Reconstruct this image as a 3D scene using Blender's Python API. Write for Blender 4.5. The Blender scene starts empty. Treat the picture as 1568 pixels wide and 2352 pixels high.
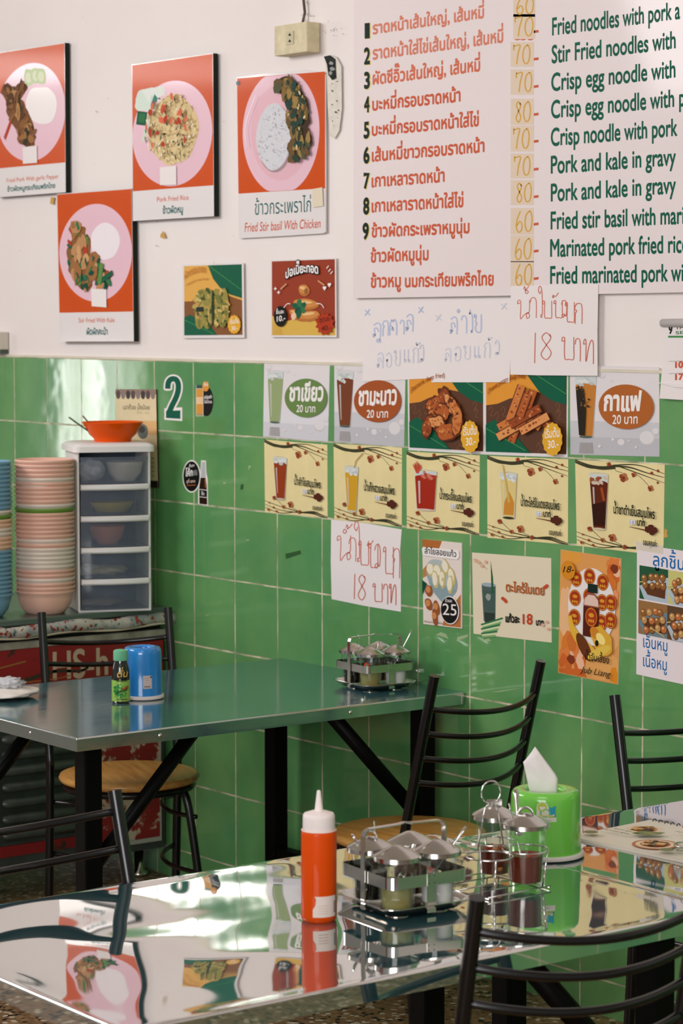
import bpy, bmesh, math, random
import numpy as np
from mathutils import Vector, Matrix, noise, geometry

S = bpy.context.scene
COL = S.collection
PI = math.pi

# ------------------------------------------------------------------ camera, world, lights, exposure
F_PX, YAW, PITCH, ROLL = 5702.6, -0.919947, -0.0787348, -0.0004015
ZT = 1.484                                   # top of the tiled dado
CAM = Vector((6.78638, -3.88574, ZT + 0.1264))
FWD = Vector((math.sin(YAW) * math.cos(PITCH), math.cos(YAW) * math.cos(PITCH), math.sin(PITCH)))
RGT = Vector((math.cos(YAW), -math.sin(YAW), 0))
UPV = RGT.cross(FWD)
cr, sr = math.cos(ROLL), math.sin(ROLL)
RGT, UPV = RGT * cr + UPV * sr, UPV * cr - RGT * sr
cam = bpy.data.cameras.new('camera')
cam.sensor_fit = 'HORIZONTAL'
cam.sensor_width = 24.0
cam.lens = F_PX / 1568 * 24.0
cam.clip_end = 60
cam.dof.use_dof = True
cam.dof.focus_distance = 5.0
cam.dof.aperture_fstop = 9.0
co = bpy.data.objects.new('camera', cam)
co.matrix_world = Matrix((RGT, UPV, -FWD)).transposed().to_4x4()
co.location = CAM
COL.objects.link(co)
S.camera = co

S.view_settings.view_transform = 'Standard'
S.view_settings.look = 'None'
S.view_settings.gamma = 1
S.view_settings.use_curve_mapping = False
S.view_settings.exposure = 0.08
S.cycles.use_denoising = True
S.cycles.max_bounces = 14
S.cycles.transmission_bounces = 12
S.cycles.transparent_max_bounces = 12
S.cycles.caustics_reflective = False
S.cycles.caustics_refractive = False

world = bpy.data.worlds.new('street_daylight')
S.world = world
world.use_nodes = True
bg = world.node_tree.nodes['Background']
bg.inputs[0].default_value = (1.0, 0.97, 0.94, 1)
bg.inputs[1].default_value = 0.36


def area(name, loc, target, sx, sy, power, color):
    l = bpy.data.lights.new(name, 'AREA')
    l.shape = 'RECTANGLE'
    l.size, l.size_y, l.energy, l.color = sx, sy, power, color
    o = bpy.data.objects.new(name, l)
    o.location = loc
    o.rotation_euler = (Vector(target) - Vector(loc)).to_track_quat('-Z', 'Y').to_euler()
    COL.objects.link(o)
    return o


area('ceiling_lamp_light', (0.6, -3.0, 2.95), (1.6, -0.4, 1.0), 1.6, 1.2, 82, (0.985, 0.975, 1.0))
area('ceiling_lamp_light', (4.9, -2.8, 3.0), (3.9, -0.8, 0.9), 1.4, 0.6, 20, (0.985, 0.975, 1.0))
area('ceiling_lamp_light', (-4.4, -3.1, 2.90), (0.6, 0, 2.2), 1.6, 0.14, 26, (1.0, 0.97, 0.95))
area('shopfront_daylight', (7.2, -6.2, 1.9), (2.6, 0, 1.3), 3.0, 1.6, 150, (0.985, 0.975, 1.0))


# ------------------------------------------------------------------ materials
def lin(c):
    c = c / 255.0
    return c / 12.92 if c <= 0.04045 else ((c + 0.055) / 1.055) ** 2.4


def rgb(r, g, b):
    return (lin(r), lin(g), lin(b), 1)


def newmat(name):
    m = bpy.data.materials.new(name)
    m.use_nodes = True
    return m, m.node_tree, m.node_tree.nodes['Principled BSDF']


_mc = {}


def P(r, g, b, rough=0.5, metal=0.0, coat=0.0, trans=0.0, ior=1.45, vary=0.0, scale=30.0, alpha=1.0, name='paint', sss=0.0):
    key = (r, g, b, rough, metal, coat, trans, ior, vary, scale, alpha, sss)
    if key in _mc:
        return _mc[key]
    m, nt, bs = newmat(name)
    bs.inputs['Base Color'].default_value = rgb(r, g, b)
    bs.inputs['Roughness'].default_value = rough
    bs.inputs['Metallic'].default_value = metal
    bs.inputs['IOR'].default_value = ior
    if rough >= 0.3 and not metal:
        bs.inputs['Specular IOR Level'].default_value = 0.1
    if coat:
        bs.inputs['Coat Weight'].default_value = coat
        bs.inputs['Coat Roughness'].default_value = 0.08
    if trans:
        bs.inputs['Transmission Weight'].default_value = trans
    if alpha < 1:
        bs.inputs['Alpha'].default_value = alpha
    if sss:
        bs.inputs['Subsurface Weight'].default_value = sss
        bs.inputs['Subsurface Radius'].default_value = (0.01, 0.006, 0.004)
    if vary:
        tc = nt.nodes.new('ShaderNodeTexCoord')
        n = nt.nodes.new('ShaderNodeTexNoise')
        n.inputs['Scale'].default_value = scale
        n.inputs['Detail'].default_value = 5
        nt.links.new(tc.outputs['Object'], n.inputs['Vector'])
        mr = nt.nodes.new('ShaderNodeMapRange')
        mr.inputs[1].default_value, mr.inputs[2].default_value = 0.3, 0.7
        mr.inputs[3].default_value, mr.inputs[4].default_value = 1 - vary, 1 + vary
        nt.links.new(n.outputs['Fac'], mr.inputs[0])
        mx = nt.nodes.new('ShaderNodeMix')
        mx.data_type = 'RGBA'
        mx.blend_type = 'MULTIPLY'
        mx.inputs[0].default_value = 1
        mx.inputs[6].default_value = rgb(r, g, b)
        nt.links.new(mr.outputs[0], mx.inputs[7])
        nt.links.new(mx.outputs[2], bs.inputs['Base Color'])
    _mc[key] = m
    return m


def ink(r, g, b):
    return P(r, g, b, 0.45, name='ink')


def math_node(nt, op, a, b=None, c=None):
    n = nt.nodes.new('ShaderNodeMath')
    n.operation = op
    for i, v in enumerate((a, b, c)):
        if v is None:
            continue
        if isinstance(v, (int, float)):
            n.inputs[i].default_value = v
        else:
            nt.links.new(v, n.inputs[i])
    return n.outputs[0]


def mixc(nt, f, a, b):
    n = nt.nodes.new('ShaderNodeMix')
    n.data_type = 'RGBA'
    for i, v in ((0, f), (6, a), (7, b)):
        if isinstance(v, (int, float, tuple)):
            n.inputs[i].default_value = v
        else:
            nt.links.new(v, n.inputs[i])
    return n.outputs[2]


def noise_node(nt, vec, scale, detail=4, rough=0.55):
    n = nt.nodes.new('ShaderNodeTexNoise')
    n.inputs['Scale'].default_value = scale
    n.inputs['Detail'].default_value = detail
    n.inputs['Roughness'].default_value = rough
    nt.links.new(vec, n.inputs['Vector'])
    return n.outputs['Fac']


def ramp(nt, v, lo, hi):
    n = nt.nodes.new('ShaderNodeMapRange')
    n.inputs[1].default_value, n.inputs[2].default_value = lo, hi
    nt.links.new(v, n.inputs[0])
    return n.outputs[0]


def tile_material():
    m, nt, bs = newmat('glazed_green_tiles')
    tc = nt.nodes.new('ShaderNodeTexCoord')
    obj = tc.outputs['Object']
    sp = nt.nodes.new('ShaderNodeSeparateXYZ')
    nt.links.new(obj, sp.inputs[0])
    wob = math_node(nt, 'MULTIPLY', math_node(nt, 'SUBTRACT', noise_node(nt, obj, 9, 3), 0.5), 0.004)
    u = math_node(nt, 'ADD', math_node(nt, 'DIVIDE', math_node(nt, 'ADD', sp.outputs[0], wob), 0.2), 50.0)
    v = math_node(nt, 'ADD', math_node(nt, 'DIVIDE', math_node(nt, 'SUBTRACT', math_node(nt, 'ADD', sp.outputs[2], wob), ZT), 0.2), 50.0)
    du = math_node(nt, 'ABSOLUTE', math_node(nt, 'SUBTRACT', math_node(nt, 'FRACT', math_node(nt, 'ADD', u, 0.5)), 0.5))
    dv = math_node(nt, 'ABSOLUTE', math_node(nt, 'SUBTRACT', math_node(nt, 'FRACT', math_node(nt, 'ADD', v, 0.5)), 0.5))
    d = math_node(nt, 'MINIMUM', du, dv)
    wn = noise_node(nt, obj, 5, 3)
    wid = math_node(nt, 'ADD', 0.0065, math_node(nt, 'MULTIPLY', wn, 0.009))
    mask = math_node(nt, 'LESS_THAN', d, wid)
    # each tile its own slight tone
    cid = nt.nodes.new('ShaderNodeCombineXYZ')
    nt.links.new(math_node(nt, 'FLOOR', u), cid.inputs[0])
    nt.links.new(math_node(nt, 'FLOOR', v), cid.inputs[1])
    wh = nt.nodes.new('ShaderNodeTexWhiteNoise')
    nt.links.new(cid.outputs[0], wh.inputs['Vector'])
    big = noise_node(nt, obj, 3.2, 5)
    base = mixc(nt, ramp(nt, big, 0.35, 0.7), rgb(82, 143, 86), rgb(116, 167, 100))
    base = mixc(nt, math_node(nt, 'MULTIPLY', wh.outputs[0], 0.35), base, rgb(72, 138, 88))
    fine = noise_node(nt, obj, 60, 3)
    base = mixc(nt, math_node(nt, 'MULTIPLY', ramp(nt, fine, 0.4, 0.75), 0.12), base, rgb(110, 150, 92))
    gn = noise_node(nt, obj, 14, 4)
    grout = mixc(nt, ramp(nt, gn, 0.35, 0.65), rgb(126, 138, 104), rgb(222, 212, 182))
    nt.links.new(mixc(nt, mask, base, grout), bs.inputs['Base Color'])
    rg = math_node(nt, 'ADD', 0.05, math_node(nt, 'MULTIPLY', mask, 0.6))
    rg = math_node(nt, 'ADD', rg, math_node(nt, 'MULTIPLY', ramp(nt, big, 0.3, 0.8), 0.06))
    nt.links.new(rg, bs.inputs['Roughness'])
    bp = nt.nodes.new('ShaderNodeBump')
    bp.inputs['Strength'].default_value = 0.35
    bp.inputs['Distance'].default_value = 0.002
    hgt = math_node(nt, 'SUBTRACT', math_node(nt, 'MULTIPLY', noise_node(nt, obj, 7, 2), 0.8), mask)
    nt.links.new(hgt, bp.inputs['Height'])
    nt.links.new(bp.outputs[0], bs.inputs['Normal'])
    return m


def plaster_material(name, c1, c2, bump=0.15):
    m, nt, bs = newmat(name)
    tc = nt.nodes.new('ShaderNodeTexCoord')
    obj = tc.outputs['Object']
    n1 = noise_node(nt, obj, 1.3, 5)
    nt.links.new(mixc(nt, ramp(nt, n1, 0.3, 0.7), c1, c2), bs.inputs['Base Color'])
    bs.inputs['Roughness'].default_value = 0.62
    bp = nt.nodes.new('ShaderNodeBump')
    bp.inputs['Strength'].default_value = bump
    bp.inputs['Distance'].default_value = 0.003
    nt.links.new(noise_node(nt, obj, 45, 4), bp.inputs['Height'])
    nt.links.new(bp.outputs[0], bs.inputs['Normal'])
    return m


def terrazzo_material():
    m, nt, bs = newmat('brown_terrazzo')
    tc = nt.nodes.new('ShaderNodeTexCoord')
    obj = tc.outputs['Object']
    vo = nt.nodes.new('ShaderNodeTexVoronoi')
    vo.inputs['Scale'].default_value = 95
    nt.links.new(obj, vo.inputs['Vector'])
    sp = nt.nodes.new('ShaderNodeSeparateColor')
    nt.links.new(vo.outputs['Color'], sp.inputs[0])
    base = mixc(nt, sp.outputs[0], rgb(112, 84, 56), rgb(158, 126, 90))
    base = mixc(nt, math_node(nt, 'GREATER_THAN', sp.outputs[1], 0.87), base, rgb(42, 34, 28))
    base = mixc(nt, math_node(nt, 'GREATER_THAN', sp.outputs[2], 0.9), base, rgb(205, 190, 165))
    nt.links.new(base, bs.inputs['Base Color'])
    bs.inputs['Roughness'].default_value = 0.35
    return m


def steel_material(name, col, rough, sheen=0.0, scratch=0.0, metal=1.0):
    m, nt, bs = newmat(name)
    bs.inputs['Base Color'].default_value = col
    bs.inputs['Metallic'].default_value = metal
    bs.inputs['Roughness'].default_value = rough
    if scratch:
        tc = nt.nodes.new('ShaderNodeTexCoord')
        mp = nt.nodes.new('ShaderNodeMapping')
        mp.inputs['Scale'].default_value = (260, 6, 40)
        nt.links.new(tc.outputs['Object'], mp.inputs[0])
        n = noise_node(nt, mp.outputs[0], 1.0, 4)
        nt.links.new(math_node(nt, 'ADD', rough, math_node(nt, 'MULTIPLY', ramp(nt, n, 0.4, 0.8), scratch)), bs.inputs['Roughness'])
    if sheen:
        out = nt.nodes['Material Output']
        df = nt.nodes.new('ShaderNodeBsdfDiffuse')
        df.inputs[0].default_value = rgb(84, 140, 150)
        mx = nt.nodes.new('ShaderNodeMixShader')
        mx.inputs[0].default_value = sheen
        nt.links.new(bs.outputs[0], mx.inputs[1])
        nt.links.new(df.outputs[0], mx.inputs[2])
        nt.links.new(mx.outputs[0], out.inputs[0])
    return m


def wood_material():
    m, nt, bs = newmat('varnished_wood')
    tc = nt.nodes.new('ShaderNodeTexCoord')
    mp = nt.nodes.new('ShaderNodeMapping')
    mp.inputs['Scale'].default_value = (4, 40, 40)
    nt.links.new(tc.outputs['Object'], mp.inputs[0])
    n = noise_node(nt, mp.outputs[0], 1.6, 5)
    nt.links.new(mixc(nt, ramp(nt, n, 0.3, 0.7), rgb(186, 128, 60), rgb(218, 166, 92)), bs.inputs['Base Color'])
    bs.inputs['Roughness'].default_value = 0.3
    return m


def rusty_paint(name, paint, under, amount, rough=0.45):
    m, nt, bs = newmat(name)
    tc = nt.nodes.new('ShaderNodeTexCoord')
    n = noise_node(nt, tc.outputs['Object'], 11, 8, 0.65)
    n2 = noise_node(nt, tc.outputs['Object'], 60, 4)
    f = ramp(nt, math_node(nt, 'ADD', n, math_node(nt, 'MULTIPLY', n2, 0.12)), amount, amount + 0.04)
    nt.links.new(mixc(nt, f, paint, under), bs.inputs['Base Color'])
    bs.inputs['Roughness'].default_value = rough
    return m


def sheet_pattern_material():
    m, nt, bs = newmat('flowered_plastic_sheet')
    tc = nt.nodes.new('ShaderNodeTexCoord')
    obj = tc.outputs['Object']
    n = noise_node(nt, obj, 42, 2)
    n2 = noise_node(nt, obj, 75, 2)
    n3 = noise_node(nt, obj, 12, 3)
    base = mixc(nt, ramp(nt, n3, 0.4, 0.6), rgb(188, 182, 170), rgb(132, 142, 140))
    base = mixc(nt, math_node(nt, 'GREATER_THAN', n, 0.6), base, rgb(140, 46, 34))
    base = mixc(nt, math_node(nt, 'GREATER_THAN', n2, 0.64), base, rgb(70, 96, 104))
    nt.links.new(base, bs.inputs['Base Color'])
    bs.inputs['Roughness'].default_value = 0.25
    return m


M_TILE = tile_material()
M_WALL = plaster_material('painted_plaster', rgb(232, 222, 218), rgb(238, 230, 226))
M_CEIL = plaster_material('ceiling_paint', rgb(222, 216, 208), rgb(230, 224, 216))
M_FLOOR = terrazzo_material()
M_BLACK = P(5, 6, 7, 0.24, coat=0.12, name='black_gloss_paint')
M_BLACK2 = P(9, 9, 9, 0.45, name='black_satin_paint')
M_WOOD = wood_material()
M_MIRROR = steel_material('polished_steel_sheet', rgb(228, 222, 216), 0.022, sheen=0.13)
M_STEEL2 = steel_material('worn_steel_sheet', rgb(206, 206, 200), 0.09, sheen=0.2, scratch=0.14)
M_CHROME = steel_material('bright_steel', rgb(206, 204, 200), 0.14)
M_LID = steel_material('spun_steel', rgb(200, 196, 192), 0.2)
M_WIRE = steel_material('chrome_wire', rgb(210, 208, 204), 0.12)
def thin_glass():
    m, nt, bs = newmat('clear_glass')
    out = nt.nodes['Material Output']
    tr_ = nt.nodes.new('ShaderNodeBsdfTransparent')
    tr_.inputs[0].default_value = (0.965, 0.985, 0.975, 1)
    gl_ = nt.nodes.new('ShaderNodeBsdfGlossy')
    gl_.inputs['Roughness'].default_value = 0.03
    fr = nt.nodes.new('ShaderNodeLayerWeight')
    fr.inputs[0].default_value = 0.5
    f_ = math_node(nt, 'ADD', 0.035, math_node(nt, 'MULTIPLY', math_node(nt, 'POWER', fr.outputs['Facing'], 4.0), 0.5))
    mx = nt.nodes.new('ShaderNodeMixShader')
    nt.links.new(f_, mx.inputs[0])
    nt.links.new(tr_.outputs[0], mx.inputs[1])
    nt.links.new(gl_.outputs[0], mx.inputs[2])
    nt.links.new(mx.outputs[0], out.inputs[0])
    return m


M_GLASS = thin_glass()
M_PAPER = P(236, 228, 226, 0.7, name='white_paper')
M_CREAM = P(232, 216, 160, 0.35, vary=0.05, scale=14, name='cream_print')
M_ORANGE = P(204, 76, 2, 0.3, coat=0.06, name='orange_print')
M_PINKPL = P(230, 190, 202, 0.3, coat=0.14, name='pink_print')
M_WHITEPR = P(228, 222, 220, 0.3, coat=0.4, name='white_print')
M_EDGE = P(34, 40, 34, 0.6, name='dark_board_edge')
M_ENAMEL = P(232, 230, 228, 0.3, name='white_plastic')


# ------------------------------------------------------------------ object helpers
def thing(name, label, cat, loc=(0, 0, 0), rz=0.0, group=None):
    o = bpy.data.objects.new(name, None)
    o.empty_display_size = 0.05
    o.location = loc
    o.rotation_euler = (0, 0, rz)
    COL.objects.link(o)
    o['label'], o['category'] = label, cat
    if group:
        o['group'] = group
    return o


def tag(o, label, cat, group=None):
    o['label'], o['category'] = label, cat
    if group:
        o['group'] = group
    return o


def dup(root, loc, rz, label, group=None):
    r = root.copy()
    COL.objects.link(r)
    r.location, r.rotation_euler = loc, (0, 0, rz)
    r['label'] = label
    if group:
        r['group'] = group
    for ch in list(root.children):
        c = ch.copy()
        COL.objects.link(c)
        c.parent = r
        for g in list(ch.children):
            d = g.copy()
            COL.objects.link(d)
            d.parent = c
    return r


class MB:
    def __init__(self):
        self.v, self.f, self.mi, self.mats, self.sm = [], [], [], [], []

    def _m(self, mat):
        if mat not in self.mats:
            self.mats.append(mat)
        return self.mats.index(mat)

    def add(self, vs, fs, mat, smooth=False):
        b = len(self.v)
        k = self._m(mat)
        self.v += [tuple(p) for p in vs]
        for f in fs:
            self.f.append([b + i for i in f])
            self.mi.append(k)
            self.sm.append(smooth)
        return self

    def box(self, x0, x1, y0, y1, z0, z1, mat):
        vs = [(x, y, z) for z in (z0, z1) for y in (y0, y1) for x in (x0, x1)]
        return self.add(vs, [(0, 2, 3, 1), (4, 5, 7, 6), (0, 1, 5, 4), (2, 6, 7, 3), (0, 4, 6, 2), (1, 3, 7, 5)], mat)

    def rbox(self, x0, x1, y0, y1, z0, z1, mat, r=0.01, n=4):
        pts = []
        for cx, cy, a0 in ((x1 - r, y1 - r, 0), (x0 + r, y1 - r, PI / 2), (x0 + r, y0 + r, PI), (x1 - r, y0 + r, 1.5 * PI)):
            for i in range(n + 1):
                a = a0 + i / n * PI / 2
                pts.append((cx + r * math.cos(a), cy + r * math.sin(a)))
        return self.prism(pts, z0, z1, mat)

    def prism(self, pts, z0, z1, mat, smooth=False):
        n = len(pts)
        vs = [(x, y, z0) for x, y in pts] + [(x, y, z1) for x, y in pts]
        fs = [tuple(range(n))[::-1], tuple(range(n, 2 * n))]
        self.add(vs, fs, mat)
        b = len(self.v) - 2 * n
        for i in range(n):
            j = (i + 1) % n
            self.f.append([b + i, b + j, b + n + j, b + n + i])
            self.mi.append(self._m(mat))
            self.sm.append(smooth)
        return self

    def lathe(self, prof, mat, seg=40, c=(0, 0, 0), smooth=True, sx=1.0, sy=1.0):
        vs, fs = [], []
        n = len(prof)
        for k in range(seg):
            a = 2 * PI * k / seg
            for r, z in prof:
                vs.append((c[0] + sx * r * math.cos(a), c[1] + sy * r * math.sin(a), c[2] + z))
        for k in range(seg):
            k2 = (k + 1) % seg
            for i in range(n - 1):
                q = [k * n + i, k2 * n + i, k2 * n + i + 1, k * n + i + 1]
                if prof[i][0] < 1e-6:
                    q = [q[0], q[2], q[3]]
                elif prof[i + 1][0] < 1e-6:
                    q = [q[0], q[1], q[2]]
                fs.append(q)
        return self.add(vs, fs, mat, smooth)

    def tube(self, pts, r, mat, seg=10, closed=False, cap=True, flat=1.0):
        pts = [Vector(p) for p in pts]
        n = len(pts)
        tans = []
        for i in range(n):
            a = pts[(i - 1) % n] if (closed or i > 0) else pts[i]
            b = pts[(i + 1) % n] if (closed or i < n - 1) else pts[i]
            tans.append((b - a).normalized())
        t = tans[0]
        nrm = t.orthogonal().normalized()
        if abs(t.z) < 0.9:
            nrm = (Vector((0, 0, 1)) - t * t.z).normalized()
        vs, fs = [], []
        rr = r if isinstance(r, (list, tuple)) else [r] * n
        for i in range(n):
            t = tans[i]
            nrm = (nrm - t * nrm.dot(t)).normalized()
            bn = t.cross(nrm)
            for k in range(seg):
                a = 2 * PI * k / seg
                vs.append(pts[i] + (nrm * math.cos(a) * flat + bn * math.sin(a)) * rr[i])
        m = n if closed else n - 1
        for i in range(m):
            j = (i + 1) % n
            for k in range(seg):
                k2 = (k + 1) % seg
                fs.append((i * seg + k, i * seg + k2, j * seg + k2, j * seg + k))
        if not closed and cap:
            fs.append(tuple(range(seg))[::-1])
            fs.append(tuple((n - 1) * seg + k for k in range(seg)))
        return self.add(vs, fs, mat, True)

    def strip(self, pts, h, t, mat, closed=True):
        """flat metal band of height h and thickness t that follows pts (x, y) at z0..z0+h"""
        n = len(pts)
        vs, fs = [], []
        for i, (x, y, z) in enumerate(pts):
            a, b = Vector(pts[(i - 1) % n]), Vector(pts[(i + 1) % n])
            d = (b - a)
            nx, ny = d.y, -d.x
            l = math.hypot(nx, ny) or 1
            nx, ny = nx / l * t / 2, ny / l * t / 2
            vs += [(x + nx, y + ny, z), (x + nx, y + ny, z + h), (x - nx, y - ny, z + h), (x - nx, y - ny, z)]
        m = n if closed else n - 1
        for i in range(m):
            j = (i + 1) % n
            for k in range(4):
                k2 = (k + 1) % 4
                fs.append((i * 4 + k, j * 4 + k, j * 4 + k2, i * 4 + k2))
        return self.add(vs, fs, mat, False)

    def build(self, name, parent=None, off=(0, 0, 0), kind=None, auto=None, bevel=0.0):
        me = bpy.data.meshes.new(name)
        ox, oy, oz = off
        me.from_pydata([(x - ox, y - oy, z - oz) for x, y, z in self.v], [], self.f)
        for m in self.mats:
            me.materials.append(m)
        me.polygons.foreach_set('material_index', self.mi)
        me.polygons.foreach_set('use_smooth', self.sm)
        bm = bmesh.new()
        bm.from_mesh(me)
        bmesh.ops.recalc_face_normals(bm, faces=bm.faces)
        bm.to_mesh(me)
        bm.free()
        if auto:
            me.set_sharp_from_angle(angle=math.radians(auto))
        me.update()
        o = bpy.data.objects.new(name, me)
        COL.objects.link(o)
        if parent:
            o.parent = parent
        if kind:
            o['kind'] = kind
        if bevel:
            b = o.modifiers.new('bevel', 'BEVEL')
            b.width, b.segments, b.limit_method = bevel, 2, 'ANGLE'
            b.angle_limit = math.radians(50)
        return o


def smooth_path(pts, n=6, closed=False):
    pts = [Vector(p) for p in pts]
    out, m = [], len(pts)
    rng = range(m) if closed else range(m - 1)
    for i in rng:
        p0 = pts[(i - 1) % m] if (closed or i > 0) else pts[i]
        p1, p2 = pts[i], pts[(i + 1) % m]
        p3 = pts[(i + 2) % m] if (closed or i + 2 < m) else p2
        for k in range(n):
            t = k / n
            out.append(0.5 * ((2 * p1) + (p2 - p0) * t + (2 * p0 - 5 * p1 + 4 * p2 - p3) * t * t + (3 * p1 - p0 - 3 * p2 + p3) * t ** 3))
    if not closed:
        out.append(pts[-1])
    return out


# ------------------------------------------------------------------ lettering: font outlines filled by winding number
_loops, _chars = {}, {}
UPPER, TONE = set('ิีึืั็'), set('่้๊๋์็')


def get_loops(s):
    if s in _loops:
        return _loops[s]
    cu = bpy.data.curves.new('lettering', 'FONT')
    cu.body = s
    cu.fill_mode = 'NONE'
    cu.resolution_u = 4
    o = bpy.data.objects.new('lettering', cu)
    COL.objects.link(o)
    dg = bpy.context.evaluated_depsgraph_get()
    ev = o.evaluated_get(dg)
    me = ev.to_mesh()
    co_ = [(v.co.x, v.co.y) for v in me.vertices]
    nxt = {}
    for e in me.edges:
        a, b = e.vertices
        nxt.setdefault(a, []).append(b)
        nxt.setdefault(b, []).append(a)
    seen, loops = set(), []
    for i in range(len(co_)):
        if i in seen or i not in nxt:
            continue
        lp, prev, cur = [], None, i
        while cur not in seen:
            seen.add(cur)
            lp.append(cur)
            ns = [k for k in nxt[cur] if k != prev]
            if cur == i and prev is None:
                ns = [min(nxt[cur])] if (i + 1) in nxt[cur] else ns
            prev, cur = cur, (ns[0] if ns else i)
        if len(lp) > 2:
            loops.append(np.array([co_[k] for k in lp]))
    ev.to_mesh_clear()
    bpy.data.objects.remove(o)
    bpy.data.curves.remove(cu)
    _loops[s] = loops
    return loops


def area2(l):
    x, y = l[:, 0], l[:, 1]
    return 0.5 * float(np.sum(x * np.roll(y, -1) - y * np.roll(x, -1)))


def char_fill(c, bold):
    k = (c, bold)
    if k in _chars:
        return _chars[k]
    loops = [l.copy() for l in get_loops(c)]
    if not loops:
        _chars[k] = None
        return None
    big = max(loops, key=lambda l: abs(area2(l)))
    sg = 1 if area2(big) > 0 else -1
    x0 = min(l[:, 0].min() for l in loops)
    if bold:
        for l in loops:
            d = np.roll(l, -1, 0) - np.roll(l, 1, 0)
            n = np.c_[d[:, 1], -d[:, 0]]
            n /= np.maximum(np.linalg.norm(n, axis=1, keepdims=True), 1e-6)
            l += n * bold * sg
    vs, es = [], []
    for l in loops:
        b = len(vs)
        vs += [Vector((float(p[0]), float(p[1]))) for p in l]
        es += [(b + i, b + (i + 1) % len(l)) for i in range(len(l))]
    r = geometry.delaunay_2d_cdt(vs, es, [], 0, 1e-5)
    V = np.array([(p.x, p.y) for p in r[0]])
    T = [t for t in r[2]]
    keep = []
    for t in T:
        c_ = V[list(t)].mean(0)
        w = 0
        for l in loops:
            a = l - c_
            b = np.roll(a, -1, 0)
            up = (a[:, 1] <= 0) & (b[:, 1] > 0)
            dn = (a[:, 1] > 0) & (b[:, 1] <= 0)
            cr_ = a[:, 0] * b[:, 1] - a[:, 1] * b[:, 0]
            w += int(np.sum(up & (cr_ > 0))) - int(np.sum(dn & (cr_ < 0)))
        if w != 0:
            keep.append(list(t))
    _chars[k] = (V, keep, x0, len(get_loops(c)))
    return _chars[k]


_ref = {}


def text_mesh(s, bold=0.0, shear=0.0):
    loops = get_loops(s)
    li, V, T = 0, [], []
    prev_up = False
    for i, c in enumerate(s):
        ch = char_fill(c, bold) if c != ' ' else None
        if ch is None:
            continue
        v, t, x0, n = ch
        if li >= len(loops):
            break
        dx = min(l[:, 0].min() for l in loops[li:li + n]) - x0
        li += n
        p = v + np.array([dx, 0])
        if c in TONE and (prev_up or (i + 1 < len(s) and s[i + 1] == 'ำ')):
            p = p + np.array([0.0, 0.2])
        prev_up = c in UPPER
        b = sum(len(q) for q in V)
        V.append(p)
        T += [[b + k for k in tt] for tt in t]
    V = np.concatenate(V)
    V[:, 0] += shear * V[:, 1]
    thai = any(0x0E00 <= ord(c) <= 0x0E7F for c in s)
    rc = 'ก' if thai else 'H'
    if rc not in _ref:
        l = get_loops(rc)
        _ref[rc] = max(q[:, 1].max() for q in l)
    x0, x1 = V[:, 0].min(), V[:, 0].max()
    V = np.c_[(V[:, 0] - x0) / (x1 - x0), V[:, 1] / _ref[rc]]
    return V, T


def wall_point(px, py):
    """where the sight line through a measured spot of the photograph meets the wall"""
    d = FWD + RGT * ((px - 784) / F_PX) - UPV * ((py - 1176) / F_PX)
    t = -CAM.y / d.y
    return (CAM.x + t * d.x, CAM.z + t * d.z)


def on_wall(x, y, d):
    wx, wz = wall_point(x, y)
    return (wx, -d, wz)


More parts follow.
